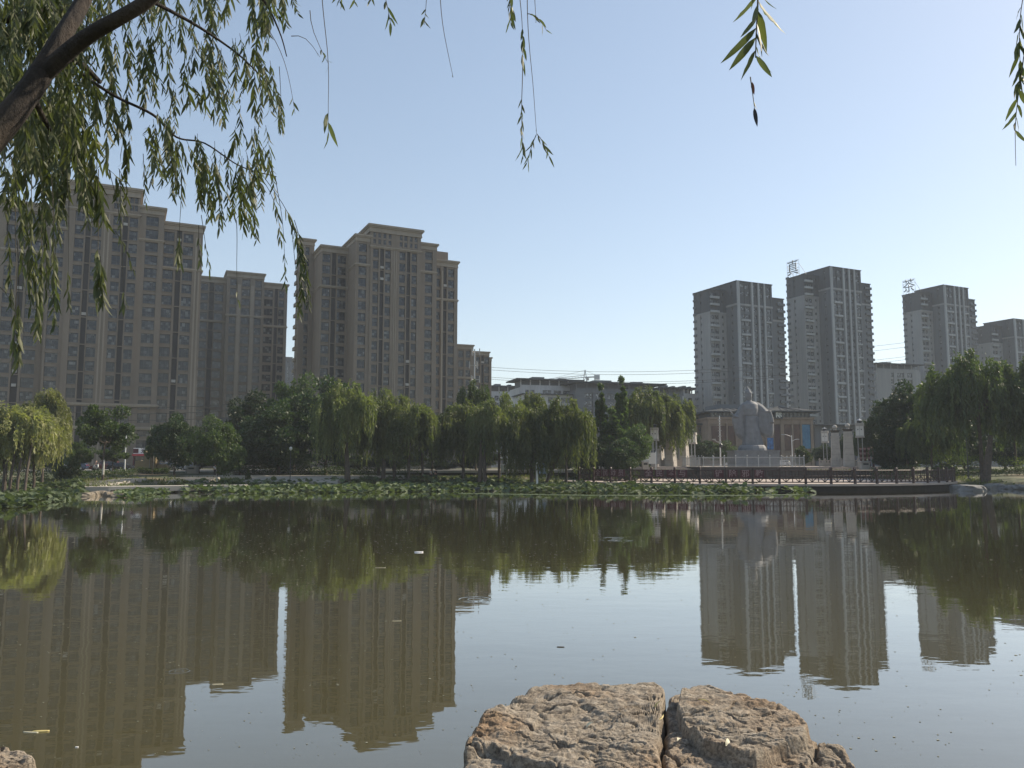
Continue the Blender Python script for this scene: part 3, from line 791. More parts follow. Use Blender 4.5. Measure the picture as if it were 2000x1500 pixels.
def lowhall(label, px, py, Y, segs, wall='wall_mid'):
    b = Bld('low_building', label, px, py, Y, R(4), wall=wall, trim='wall_mid', far=True)
    for (pL,pR,pyT,v,cols) in segs:
        q=lambda p:b.U(p,860,v)[0]; zt=b.U(px,pyT,v)[1]
        b.mass(q(pL),q(pR),v,v+16,zt-.5,[(q(a),q(c),k) for a,c,k in cols],cornice=False,wz=(.6,2.4))
        m=MB(); k=len(m.v); u0,u1=q(pL)-1.5,q(pR)+1.5
        m.v+=[(u0,v-1.5,zt-.5),(u1,v-1.5,zt-.5),(u1,v+17,zt-.5),(u0,v+17,zt-.5),(u0+3,v+4,zt-.2),(u1-3,v+4,zt-.2),(u1-3,v+12,zt-.2),(u0+3,v+12,zt-.2),(u0,v-1.5,zt-.9),(u1,v-1.5,zt-.9),(u1,v+17,zt-.9),(u0,v+17,zt-.9)]
        for f in ((0,1,5,4),(1,2,6,5),(2,3,7,6),(3,0,4,7),(4,5,6,7),(8,9,1,0),(9,10,2,1),(10,11,3,2),(11,8,0,3),(11,10,9,8)): m.face(f)
        b.part(m,'roof',M['roofgrey'])
    b.flush()
lowhall('stone hall with small grey roofs left of the shopping hall', 1345, 805, 235, [(1330,1374,806,6,[(1345,1352,'w'),(1358,1366,'w')]),(1362,1383,824,2,[(1366,1371,'m'),(1374,1380,'m')])],'wall_tan2')
lowhall('long dark podium building behind the right gate pillars', 1600, 826, 250, [(1592,1760,826,3,[(1604,1612,'w'),(1622,1632,'w'),(1640,1650,'w'),(1660,1670,'w'),(1680,1690,'w')])],'wall_mid')

# tower crane
def crane():
    P=at(1143,760,520); r=tag(empty('tower_crane',(P.x,P.y,2.2)),'pale tower crane rising above the flat roofed blocks','crane')
    zt=zfor(737,520)-2.2; m=MB()
    s=.9
    for (x,y) in ((-s,-s),(s,-s),(s,s),(-s,s)): m.bar((x,y,0),(x,y,zt),.3)
    z=0
    while z<zt-2: m.bar((-s,-s,z),(s,-s,z+2),.18); m.bar((s,s,z),(s,-s,z+2),.18); z+=2
    m.build('mast',M['metal'],r)
    a=MB(); L=-24
    a.bar((L,0,zt-2.0),(0,0,zt),.35); a.bar((L,0,zt-1.0),(0,0,zt+1.4),.25)
    for i in range(12): x=L*i/12; a.bar((x,0,zt-2.0*i/12),(x+L/24,0,zt+1.4-2.2*i/12),.15)
    a.build('jib',M['metal'],r)
    c=MB(); c.bar((0,0,zt),(9,0,zt+.4),.6); c.box(6,9.5,-1,1,zt-1.5,zt+1.6); c.build('counter_jib',M['metal'],r)
    t=MB(); 
    for x in (-.8,.8): t.bar((x,0,zt),(0,0,zt+5),.35)
    t.bar((0,0,zt+4.8),(L*.8,0,zt-.2),.12); t.bar((0,0,zt+4.8),(8,0,zt+.9),.12); t.build('tower_head',M['metal'],r)
    MB().box(.9,2.4,-1,1,zt-2,zt-.1).build('cab',M['acbox'],r)
crane()
# power lines
def cable(label, p, q, sag, r=.055):
    m=MB(); pts=[]
    for i in range(25):
        t=i/24; v=p.lerp(q,t); v.z-=sag*4*t*(1-t); pts.append(v)
    m.tube(pts,r,4); tag(m.build('power_line',M['rope']),label,'power line','power lines strung behind the park')
for k,(ya,yb,yc) in enumerate(((714,716,690),(719,722,697),(733,737,712),(737,741,716))):
    cable(('highest power line crossing the gap beside the central tower','second power line crossing the sky gap','third power line crossing just above the flat roofs','lowest power line crossing just above the flat roofs')[k], at(870,ya-4,280), at(1560,yb-8,290), 3.2)
for k,(ya,yb) in enumerate(((668,655),(677,664),(695,684),(701,690))):
    cable(('topmost short power line between the right high rises','second short power line between the right high rises','third short power line between the right high rises','lowest short power line between the right high rises')[k], at(1650,ya+14,430), at(2100,yb-44,420), 2.0, .07)
for k,y in enumerate((781,793,806)):
    cable(('upper street cable in front of the brick blocks','middle street cable in front of the brick blocks','lower street cable in front of the brick blocks')[k], at(-60,y-4,150), at(462,y+8,150), 1.2, .04)
# ------------------------------------------------------------------ vegetation
def leaf_quads(P, D, W, L, wid, rs):
    """P base points, D unit directions, W width axis; one bent quad per leaf"""
    P=np.asarray(P); D=np.asarray(D); Wv=np.asarray(W)
    Lr=L.reshape(-1,1); wr=wid.reshape(-1,1)
    a=P; b=P+D*Lr*.45+Wv*wr*.5; c=P+D*Lr; d=P+D*Lr*.45-Wv*wr*.5
    V=np.stack([a,b,c,d],1).reshape(-1,3); n=len(P)
    F_=np.arange(n*4).reshape(n,4); return V,F_
def unit(a): return a/np.maximum(np.linalg.norm(a,axis=1,keepdims=True),1e-6)
def willow_crown(seed, mat, rad=5.0, top=9.0, low=1.4, nstr=1150, leafL=.42, leafW=.11, squash=1.0):
    rs=np.random.RandomState(seed); P=[];D=[]
    lobes=[]
    for i in range(17):
        th=rs.uniform(0,2*np.pi); rr=rad*.72*np.sqrt(rs.uniform(0,1)); h=top-1.3-(rr/rad)**2*2.6-rs.uniform(0,1.6)
        lobes.append((rr*np.cos(th),rr*np.sin(th),h,rs.uniform(1.1,2.0)))
    lobes.append((0,0,top-1.4,1.5))
    nb=max(40,nstr//11)
    for ii in range(nb*11):
        if ii%11==0:
            L0=lobes[rs.randint(len(lobes))]; th0=rs.uniform(0,2*np.pi); el0=np.arccos(rs.uniform(-.25,1)); lb=rs.uniform(.55,1.25)
        lx,ly,lz,lr=L0; lr=lr*rs.uniform(.85,1.1)
        th=th0+rs.normal()*.22; el=el0+rs.normal()*.2
        s=np.array([lx+lr*np.sin(el)*np.cos(th),ly+lr*np.sin(el)*np.sin(th),lz+lr*.75*np.cos(el)])
        out=np.array([s[0],s[1],0])/(np.linalg.norm(s[:2])+.3)*.5+np.array([np.cos(th),np.sin(th),0])*.5
        Ls=rs.uniform(.6,1.9) if rs.rand()<.62 else rs.uniform(1.6,4.2)
        zmin=low+rs.uniform(0,1.8)+(1.2 if np.linalg.norm(s[:2])<1.5 else 0)
        t=0; Ls*=lb; p=s.copy(); d=out*1.0+np.array([0,0,.35])
        while t<Ls and p[2]>zmin:
            d=d*.80+np.array([0,0,-1])*.22; dn=d/np.linalg.norm(d); p=p+dn*.17; t+=.17
            for q in range(2):
                P.append(p+rs.uniform(-.10,.10,3)); D.append(dn*.9+rs.uniform(-.55,.55,3))
    P=np.array(P);D=unit(np.array(D)); n=len(P)
    W=unit(np.cross(D,unit(rs.normal(size=(n,3)))))
    V,F_=leaf_quads(P,D,W,leafL*rs.uniform(.6,1.25,n),leafW*rs.uniform(.8,1.5,n),rs)
    return npmesh('crown',V,F_,mat)
def leafy_crown(seed, mat, rx=4.5, rz=3.6, cz=5.5, nl=46, per=330, leafL=.34, leafW=.24, flat=1.0, cone=0):
    rs=np.random.RandomState(seed); P=[];D=[]
    for i in range(nl):
        v=unit(rs.normal(size=(1,3)))[0]; r=rs.uniform(.45,1.0)
        c=np.array([v[0]*rx*r,v[1]*rx*r,cz+v[2]*rz*r]); 
        if cone: k=1-cone*max(0,(c[2]-(cz-rz))/(2*rz)); c[0]*=k; c[1]*=k
        lr=rs.uniform(.16,.34)*rx*(1-.5*cone)
        m=unit(rs.normal(size=(per,3))); rad_=rs.uniform(.45,1.05,per)**.6
        m[:,2]*=.75
        P.append(c+m*lr*rad_[:,None]); D.append(m*.6+rs.normal(size=(per,3))*.6+np.array([0,0,-.15]))
    P=np.concatenate(P); D=unit(np.concatenate(D)); n=len(P)
    W=unit(np.cross(D,unit(rs.normal(size=(n,3))+np.array([0,0,1.2]))))
    V,F_=leaf_quads(P,D,W,leafL*rs.uniform(.6,1.3,n),leafW*rs.uniform(.7,1.3,n),rs)
    return npmesh('crown',V,F_,mat)
def trunk_mesh(seed, h, r, spread, lean=0, mat=None, fork=.35, n=6, wash=False):
    rs=random.Random(seed); m=MB()
    if wash: m.mat(M['whitewash']); m.tube([(0,0,-.3),(lean*.15,0,h*.3)],[r*1.25,r*1.02],8); m.mat(mat or M['bark'])
    pts=[(0,0,-.4)]; rr=[r*1.5]
    for i in range(1,6):
        t=i/5; pts.append((lean*t*t+rs.uniform(-.06,.06)*h*.3*t, rs.uniform(-.06,.06)*h*.3*t, h*fork*1.6*t)); rr.append(r*(1.1-.35*t))
    m.tube(pts,rr,8); p0=Vector(pts[3]); pt=Vector(pts[5])
    for i in range(n):
        a=2*math.pi*(i+rs.random()*.6)/n; s=p0.lerp(pt,rs.random()); e=Vector((math.cos(a)*spread*rs.uniform(.5,.95)+lean*.8, math.sin(a)*spread*rs.uniform(.5,.95), h*rs.uniform(.62,.9)))
        mid=s.lerp(e,.5)+Vector((0,0,-.08*h*rs.random())); m.tube([s,mid,e],[r*.55,r*.36,r*.1],6)
    return m.mesh('trunk', mat or M['bark'])
CR = {
 'w1': willow_crown(1,M['willow'],nstr=1500), 'w2': willow_crown(2,M['willow'],rad=4.6,low=1.0,nstr=1500), 'w3': willow_crown(3,M['willow'],rad=5.2,top=8.6,nstr=1600),
 'wd': willow_crown(4,M['willow_d'],low=.9), 'wl': willow_crown(5,M['willow_l'],rad=4.4,top=9.2,low=3.2,nstr=1500), 'wl2': willow_crown(15,M['willow_l'],rad=4.6,top=8.8,low=3.4,nstr=1500),
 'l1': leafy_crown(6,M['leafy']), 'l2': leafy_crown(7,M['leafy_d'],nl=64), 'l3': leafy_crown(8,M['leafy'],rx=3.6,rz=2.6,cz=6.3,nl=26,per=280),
 'p1': leafy_crown(9,M['leafy'],rx=2.0,rz=5.2,cz=6.2,nl=52,per=150,cone=.85), 's1': leafy_crown(10,M['shrub'],rx=1.3,rz=.8,cz=.8,nl=22,per=120,leafL=.2,leafW=.12),
 's2': leafy_crown(11,M['hedge'],rx=1.3,rz=.9,cz=.9,nl=26,per=130,leafL=.18,leafW=.13), 'b1': leafy_crown(12,M['hedge'],rx=1.6,rz=1.3,cz=1.6,nl=60,per=130,leafL=.2,leafW=.14),
}
TR = {'w': [trunk_mesh(i,9,.24,3.0,mat=M['bark']) for i in range(3)], 'l': [trunk_mesh(20+i,8.5,.20,2.6) for i in range(2)], 'lw': [trunk_mesh(30,8,.15,2.2,wash=True)], 'p': [trunk_mesh(40,11,.17,1.0,n=8)],
      's': [trunk_mesh(50,1.6,.05,.8)]}
HT = {'w1':9.0,'w2':9.0,'w3':8.6,'wd':9.0,'wl':9.2,'wl2':8.8,'l1':9.1,'l2':9.1,'l3':9.2,'p1':11.4,'s1':1.8,'s2':2.0,'b1':3.0}
RD = {'w1':5.0,'w2':4.7,'w3':5.2,'wd':5.0,'wl':4.6,'wl2':4.7,'l1':5.0,'l2':5.0,'l3':4.1,'p1':2.2,'s1':1.5,'s2':1.5,'b1':1.9}
for _k,_m in CR.items():
    co=np.zeros(len(_m.vertices)*3,dtype=np.float32); _m.vertices.foreach_get('co',co); co=co.reshape(-1,3)
    HT[_k]=float(np.percentile(co[:,2],99.6)); RD[_k]=float(np.percentile(np.hypot(co[:,0],co[:,1]),97))
trs = random.Random(3)
def tree(px, pytop, wpx, Y, kind, label, name='willow_tree', trunk='w', group=None, base=None, rz=None, hk=1.0, lift=0):
    X = xfor(px, pytop, Y); gz = ground_z(X, Y) if base is None else base
    top = at(px, pytop, Y).z; h = (top-gz)*hk; s = (wpx/F*Y)/2/RD[kind]
    rz = trs.uniform(0,6.28) if rz is None else rz
    r = tag(empty(name, (X,Y,gz-.05), rz), label, 'tree' if trunk and kind[0] in 'wlp' else 'shrub', group)
    if lift: pass
    sz=h/HT[kind]
    link('crown', CR[kind], r, (0,0,0), (0,0,0), (s,s,sz))
    if trunk:
        tm = TR[trunk][trs.randrange(len(TR[trunk]))]; k=min(s,sz)
        link('trunk', tm, r, (0,0,0), (0,0,0), (s*.85,s*.85,sz))
    return r
GW='willows along the far bank'; GB='broad leaved trees behind the lake'
T=tree
T(18,792,190,86,'wl','pale yellow green willow at the far left edge of the bank',group=GW)
T(92,766,105,95,'wl2','tall pale willow behind the leaning trunks on the left bank',group=GW)
T(74,800,125,88,'wl','pale willow at the right end of the left bank clump',group=GW)
# four slender leaning trunks in front of that clump
for i,(a,b_) in enumerate(((3,20),(16,32),(31,45),(46,62))):
    P=at(a,957,83); Q=at(b_,870,85); Q2=at(b_+14,820,86); m=MB(); z0=ground_z(P.x,83)
    m.tube([Vector((P.x,83,z0-.3)),Vector(P.lerp(Q,.4)),Q,Q2],[.17,.13,.11,.05],8)
    tag(m.build('tree_trunk',M['bark']),('first','second','third','fourth')[i]+' leaning slender trunk from the left under the pale willows','tree trunk','slender leaning trunks')
T(208,793,118,104,'l3','open crowned tree with a whitewashed trunk left of the brown relief wall','park_tree','lw',GB)
T(158,860,52,118,'l1','small round tree behind the parked cars at left','park_tree','l',GB)
T(222,872,58,120,'l3','small tree in front of the parked black car','park_tree','l',GB)
T(345,812,92,116,'l2','dark tree right of the brown relief wall','park_tree','l',GB)
T(300,852,34,118,'l3','thin sapling crown just above the brown relief wall','park_tree','l',GB)
T(428,818,102,108,'l1','green tree with a pale trunk beside the person in white','park_tree','lw',GB)
T(392,838,60,124,'l2','dark tree behind the green tree beside the person in white','park_tree','l',GB)
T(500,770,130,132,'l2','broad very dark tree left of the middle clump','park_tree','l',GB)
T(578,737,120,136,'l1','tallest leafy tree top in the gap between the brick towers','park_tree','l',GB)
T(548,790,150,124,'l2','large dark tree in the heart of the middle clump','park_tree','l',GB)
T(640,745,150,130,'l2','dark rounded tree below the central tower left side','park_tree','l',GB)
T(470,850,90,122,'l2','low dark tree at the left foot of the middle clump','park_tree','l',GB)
T(680,752,150,114,'w1','willow in front of the central tower with its own trunk at the bank',group=GW)
T(742,768,140,120,'w3','willow below the right half of the central tower',group=GW)
T(800,790,130,117,'w2','lower rounded willow just left of the small brick buildings',group=GW)
T(845,812,90,126,'wd','small dark willow between the two willow clumps',group=GW)
T(930,750,90,134,'wd','grey green willow top rising before the shorter brick building',group=GW)
T(905,790,120,122,'w2','dark willow under the shorter brick building',group=GW)
T(975,775,130,118,'w3','willow at the centre of the picture',group=GW)
T(1045,772,110,126,'w1','willow under the white flat roofed block',group=GW)
T(1105,783,135,114,'w1','broad willow with bright right edge left of the deck railing',group=GW)
T(1040,800,120,113,'w2','willow standing by the white post on the bank',group=GW)
T(1172,752,34,140,'p1','narrow dark spire shaped tree right of the broad willow','conifer','p',GB)
T(1212,738,36,142,'p1','tallest narrow spire shaped tree','conifer','p',GB)
T(1192,800,50,136,'p1','short narrow tree between the two spires','conifer','p',GB)
T(1262,764,150,150,'w3','willow behind the first lantern lamp',group=GW,base=2.9)
T(1312,778,90,158,'w2','willow hanging over the left gate pillars',group=GW,base=2.9)
T(1232,832,84,134,'l1','bright leafy small tree beside the first lantern lamp','park_tree','l',GB,base=1.8)
T(1208,862,74,128,'l2','dark bushy tree at the left end of the plaza','park_tree','l',GB,base=1.2)
T(1150,850,70,132,'l2','dark low tree behind the left end of the railing','park_tree','l',GB)
T(1362,852,60,185,'l2','small dark tree right of the second lantern lamp','park_tree','l',GB,base=2.9)
T(1408,862,58,186,'l1','small tree behind the decorated pole','park_tree','l',GB,base=2.9)
T(1566,872,34,168,'b1','clipped round bush right of the statue','round_bush',None,'clipped round bushes',base=2.9)
T(1610,868,48,182,'l2','dark small tree behind the left gate pillar at right','park_tree','l',GB,base=2.9)
T(1648,850,40,182,'l2','dark small tree seen between the right gate pillars','park_tree','l',GB,base=2.9)
T(1675,842,44,166,'l1','yellow green small tree beside the right gate pillar','park_tree','l',GB,base=2.9)
T(1718,800,80,160,'l2','dark tree at the right end of the plaza','park_tree','l',GB)
T(1735,842,70,140,'l2','dark small tree behind the right end of the railing','park_tree','l',GB)
T(1765,752,120,138,'l2','dark leafy tree left of the big right willow','park_tree','l',GB)
T(1830,770,150,150,'l2','dark tree behind the big right willow','park_tree','l',GB)
T(1815,810,110,130,'wd','dark willow left of the big right willow',group=GW)
T(1905,694,205,121,'wd','biggest dark willow leaning over the right bank',group=GW,base=.7)
T(2030,700,190,118,'wd','dark willow cut by the right edge',group=GW)
T(1975,760,120,140,'wd','dark willow behind the biggest right willow',group=GW)
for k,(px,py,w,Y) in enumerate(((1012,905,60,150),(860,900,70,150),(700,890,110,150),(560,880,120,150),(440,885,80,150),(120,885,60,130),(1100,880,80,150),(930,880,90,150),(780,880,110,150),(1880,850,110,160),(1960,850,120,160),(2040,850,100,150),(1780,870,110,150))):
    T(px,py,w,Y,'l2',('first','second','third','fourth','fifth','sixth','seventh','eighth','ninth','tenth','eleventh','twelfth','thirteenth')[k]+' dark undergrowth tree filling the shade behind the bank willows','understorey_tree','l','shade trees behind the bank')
# trunk of the big willow and extra trunks at the bank
for (px,py,px2,py2,Y,r,lab) in ((1925,940,1935,850,119,.55,'thick leaning trunk of the biggest right willow'),(680,940,676,860,113,.38,'dark trunk at the foot of the willow before the central tower'),
     (748,936,752,860,116,.3,'dark forked trunk right of the middle hedge'),(771,930,768,860,118,.26,'pale dark trunk beside the middle hedge'),(937,938,940,860,115,.34,'double trunk of the willow at centre left'),(948,938,944,862,115,.28,'second stem of the centre left double trunk'),
     (1041,936,1035,870,113,.30,'trunk beside the white post'),(1052,934,1100,872,113,.22,'slanting trunk right of the white post'),(826,936,824,880,118,.2,'thin trunk beside the two strollers'),(905,938,906,880,118,.16,'thin trunk left of the double trunk')):
    P=at(px,py,Y); Q=at(px2,py2,Y); z0=ground_z(P.x,Y); m=MB()
    m.tube([Vector((P.x,Y,z0-.3)),Vector((P.x,Y,z0)).lerp(Q,.35),Vector((P.x,Y,z0)).lerp(Q,.7),Q],[r*1.25,r,r*.8,r*.5],8)
    tag(m.build('tree_trunk',M['bark']),lab,'tree trunk')
# hedges and shrubs
def hedge(label, pts, h, w, seed, mat='hedge', dens=90):
    rs=np.random.RandomState(seed); P=[]
    for (a,b_) in zip(pts[:-1],pts[1:]):
        A=np.array(a);B=np.array(b_); L=np.linalg.norm(B-A); n=int(L*dens); t=rs.uniform(0,1,n)
        c=A+(B-A)*t[:,None]; nrm=np.array([-(B-A)[1],(B-A)[0]])/L; s=rs.uniform(-1,1,n); hh=rs.uniform(0,1,n)**.5
        c=c+nrm*(s*w/2*(.9+.1*rs.uniform(-1,1,n)))[:,None]
        z=np.array([ground_z(x,y) for x,y in c]); top=h*(1+.10*np.sin(c[:,0]*1.1)+.08*rs.normal(size=n))
        P.append(np.column_stack([c,z+hh*top]))
    P=np.concatenate(P); n=len(P); D=unit(rs.normal(size=(n,3))+[0,0,.4]); W=unit(np.cross(D,unit(rs.normal(size=(n,3)))))
    V,F_=leaf_quads(P,D,W,.26*rs.uniform(.6,1.3,n),.15*rs.uniform(.6,1.3,n),rs)
    tag(link('hedge',npmesh('hedge',V,F_,M[mat])),label,'hedge','hedges of the park')
def PX(px,Y): return (xfor(px,920,Y),Y)
hedge('long dark clipped hedge under the middle trees',[PX(452,124),PX(600,125),PX(745,122)],1.5,1.6,1,dens=170)
hedge('bright sunlit shrub row beside the two strollers',[PX(768,128),PX(822,130)],2.0,2.5,2,'shrub',120)
hedge('low hedge behind the left stone steps',[PX(146,108),PX(225,108)],.9,3.0,3,dens=200)
hedge('dark low hedge at the foot of the open crowned tree',[PX(226,109),PX(262,109)],1.2,3.0,4,dens=200)
hedge('dark hedge along the foot of the brown relief wall',[PX(270,119),PX(330,119)],.8,1.2,5,dens=200)
hedge('dark bushes below the left bank willows',[PX(-20,98),PX(60,99),PX(110,101)],2.0,4,6,dens=170)
hedge('long low hedge behind the right bank path',[PX(1860,128),PX(2060,126)],1.0,1.5,7,dens=170)
hedge('sunlit yellow green shrubs under the right trees',[PX(1768,142),PX(1850,140),PX(1925,136)],2.9,4.5,8,'shrub',190)
hedge('sunlit shrubs right of the thick willow trunk',[PX(1945,134),PX(2040,132)],2.6,4,9,'shrub',120)
hedge('dark shrubs along the plaza left end',[PX(1120,130),PX(1180,131),PX(1245,133)],1.9,3,10,dens=190)
hedge('dark bushes at the right end of the retaining wall',[PX(1700,133),PX(1790,132)],2.2,3,11,dens=190)
for k,(px,py,w,Y,lab) in enumerate(((134,896,50,104,'rounded dark bush right of the left bank trunks'),(1283,917,14,140,'tiny yellow green shrub by the notice board'),(1230,905,26,128,'reddish green shrub left of the notice board'),(485,918,12,112,'tiny pale shrub left of the long hedge'),
      (345,936,60,102,'low mound of weeds above the shore left of centre'),(470,938,60,104,'weedy mound on the left bank slope'),(1845,905,50,126,'shrub beside the right end of the railing'),(1258,898,30,150,'small shrub behind the trash bin'))):
    T(px,py,w,Y,'s2' if k not in (1,) else 's1',lab,'shrub',None,'small shrubs',base=None)
# grass on the bank slopes
rs=np.random.RandomState(5); xs=rs.uniform(-70,72,26000); dd=rs.uniform(.2,16,26000)**1.0
ys=np.array([yshore(x) for x in xs])+dd
keep=[not (15<x<68 and y<137) for x,y in zip(xs,ys)]; xs=xs[keep]; ys=ys[keep]
zs=np.array([ground_z(x,y) for x,y in zip(xs,ys)]); msk=np.array([noise.noise(Vector((x*.15,y*.3,0)))>-.12 for x,y in zip(xs,ys)]); xs,ys,zs=xs[msk],ys[msk],zs[msk]; n=len(xs)
D=unit(rs.normal(size=(n,3))*.45+[0,0,1]); W=unit(np.cross(D,unit(rs.normal(size=(n,3)))))
V,F_=leaf_quads(np.column_stack([xs,ys,zs-.03]),D,W,.42*rs.uniform(.4,1.4,n),.14*rs.uniform(.6,1.5,n),rs)
tag(link('grass',npmesh('grass',V,F_,M['grass'])),'green grass tufts on the far bank slopes','grass',kind='stuff')

# lotus beds
def lotus(label, poly_front, poly_back, seed, dens, hmax):
    """front and back waterline given as photo points on the water plane"""
    rs=np.random.RandomState(seed); m_=len(poly_front); FRw=np.array([onz(*p)[:2] for p in poly_front]); BKw=np.array([onz(*p)[:2] for p in poly_back]); V=[];F_=[]
    def sp_(u):
        i=min(m_-2,int(u)); f=u-i; return FRw[i]*(1-f)+FRw[i+1]*f, BKw[i]*(1-f)+BKw[i+1]*f
    us=[]; 
    for u in np.linspace(0,m_-1.001,200):
        a_,b_=sp_(u); a2,b2=sp_(min(m_-1.001,u+.01)); us.append(np.linalg.norm((a2-a_+b2-b_)/2)/.01*np.linalg.norm(b_-a_))
    us=np.array(us); n=int(us.mean()*(m_-1)*dens); cdf=np.cumsum(us)/us.sum()
    for i in range(n):
        u=float(np.interp(rs.uniform(0,1),cdf,np.linspace(0,m_-1.001,200))); a_,b_=sp_(u); t=rs.uniform(0,1); x,y=a_+(b_-a_)*t; a=y-t*np.linalg.norm(b_-a_)
        cl=noise.noise(Vector((x*.35,y*.35,seed)))
        if cl<-.28 and rs.rand()<.8: continue
        hm=.82*hmax*(.25+.75*min(1,(y-a)/2.2))*(.75+.6*cl)
        h=max(.03,hm*rs.uniform(.35,1.0)) if rs.rand()>.15 else .03
        h+=max(0,ground_z(x,y))*.9
        r=rs.uniform(.20,.42); tl=.12 if h<.1 else rs.uniform(.1,.9); az=rs.uniform(0,6.28)
        M3=Matrix.Rotation(az,3,'Z')@Matrix.Rotation(tl,3,'X'); k=len(V); V.append(tuple(M3@Vector((0,0,-.06 if h>.1 else 0))+Vector((x,y,h))))
        fold=rs.uniform(-.1,.35)
        for j in range(8):
            th=j*math.pi/4; rr=r*(1+.12*math.sin(3*th+az)); V.append(tuple(M3@Vector((rr*math.cos(th),rr*math.sin(th),fold*abs(math.sin(th))*r+.05*math.sin(2*th+az)))+Vector((x,y,h))))
        for j in range(8): F_.append((k,k+1+j,k+1+(j+1)%8))
    me=npmesh('lotus_leaves',V,F_,M['lotus']); tag(link('lotus_leaves',me),label,'lotus',kind='stuff')
lotus('broad green lotus bed at the left edge of the water',[(-120,1003),(0,994),(60,989),(110,981),(150,972),(162,966)],[(-120,966),(0,965),(60,963),(110,962),(150,961),(162,963)],1,3.6,1.0)
lotus('small lotus patch beside the shore rocks',[(228,972),(262,973),(300,966),(330,964)],[(228,965),(262,962),(300,961),(330,961)],2,3.5,.8)
lotus('narrow lotus strip below the dark middle trees',[(355,965),(420,964.5),(560,963.5),(720,962)],[(355,957),(420,955.5),(560,954),(720,952.5)],3,3.6,1.15)
lotus('lotus strip in front of the centre willows',[(700,962.5),(800,961),(900,959.5),(1000,959.5)],[(700,952),(800,951),(900,951.5),(1000,951)],4,3.6,1.3)
lotus('lotus bed before the left half of the deck',[(1000,961.5),(1090,962),(1160,963.5),(1250,965),(1350,966.5),(1450,966),(1480,964)],[(1000,951.5),(1090,951),(1160,951.5),(1250,953),(1350,954.5),(1450,956),(1480,957)],5,3.4,1.25)
lotus('sparse last lotus leaves below the statue',[(1480,965),(1545,965),(1590,963)],[(1480,958),(1545,958),(1590,958)],6,1.0,.9)
# thin scum line where the beds meet open water
sc=MB(); rs2=random.Random(9)
for i in range(1500):
    px=rs2.uniform(900,1560); P=onz(px,967.5+rs2.gauss(0,.35)+ (0 if px>1150 else -3.5*(1150-px)/250) + (-(px-1450)*.012 if px>1450 else 0)); s=rs2.uniform(.06,.25)
    sc.prism([(P.x-s*2,P.y-s*.6),(P.x+s*2,P.y-s*.5),(P.x+s*1.4,P.y+s*.5),(P.x-s*1.5,P.y+s*.6)],.004,.012+.004*rs2.random())
tag(sc.build('duckweed',M['lotus']),'thin green duckweed line floating at the edge of the lotus bed','duckweed',kind='stuff')

# rocks
def rock_mesh(seed, mat):
    bm=bmesh.new(); bmesh.ops.create_icosphere(bm,subdivisions=3,radius=1)
    for v in bm.verts:
        n=noise.noise(v.co*1.1+Vector((seed*7.1,0,0)))*.42+noise.noise(v.co*2.7+Vector((seed,3,0)))*.18
        c=v.co*(1+n); c.x=max(-.85,min(.8,c.x)); c.z=min(.62+.1*c.x,c.z); v.co=c
    me=bpy.data.meshes.new('shore_rock'); bm.to_mesh(me); bm.free(); me.materials.append(mat); return me
M['shorerock']=simple('shore_rock_stone',(.19,.16,.12),.9,.35,1.2,bmp=.6,bscale=6)
M['shorerock_d']=simple('grey_shore_rock_stone',(.15,.15,.145),.9,.3,1.2,bmp=.6,bscale=6)
RK=[rock_mesh(i,M['shorerock']) for i in range(3)]; RKD=[rock_mesh(i+5,M['shorerock_d']) for i in range(2)]
_rk=((168,967,1.5,.8,'low flat rock at the tip of the left lotus bed'),(186,966,1.0,1.0,'squarish rock just right of the left lotus bed'),(198,963,1.6,.7,'flat slab rock below the left stone path'),(212,966,1.1,.9,'lit rock in the middle of the left shore rocks'),(222,963,.9,1.0,'shadowed upright rock of the left shore rocks'),(232,968,1.3,.6,'lowest rock of the left shore rocks at the water'),(247,961,1.4,.8,'pale rock left of the small lotus patch'),
     (340,957,1.3,1.0,'pale rock standing above the left shore'),(352,959,1.0,.9,'yellowish rock beside the start of the narrow lotus strip'),(372,958,1.6,.5,'flat rock lying at the start of the narrow lotus strip'),(392,957,.8,.7,'small rock at the narrow lotus strip'),
     (935,955,1.3,.5,'flat dark rock below the double trunk'),(962,956,1.5,.5,'flat rock right of the double trunk'),(990,955,1.0,.6,'small rock at the edge of the deck lotus bed'))
for k,(px,py,s,sz,lab) in enumerate(_rk):
    P=onz(px,py,.15); link_=link('shore_rock',RK[k%3] if px<900 else RKD[k%2],None,(P.x,P.y,.12),(0,0,k*1.3),(s*.62,s*.5,sz*.62)); tag(link_,lab,'rock','rocks on the far shore')
for k,(px,py,s,sz,lab) in enumerate(((1876,953,1.6,.9,'leftmost grey rock below the right bank trees'),(1896,956,1.8,1.0,'rounded grey rock at the water below the lamp post'),(1905,941,1.7,1.3,'large domed rock beside the thick willow trunk'),(1925,953,1.5,.8,'flat grey rock below the thick willow trunk'),(1945,951,1.8,.9,'grey rock right of the thick willow trunk'),(1968,952,1.3,.7,'small grey rock near the right edge'),(1992,953,1.8,.9,'grey rock at the right edge of the far bank'))):
    P=onz(px,py,.2); zg=max(.1,ground_z(P.x,P.y)); o=link('shore_rock',RKD[k%2],None,(P.x,P.y,zg),(0,0,k*1.7),(s,s*.8,sz)); tag(o,lab,'rock','rocks on the far shore')

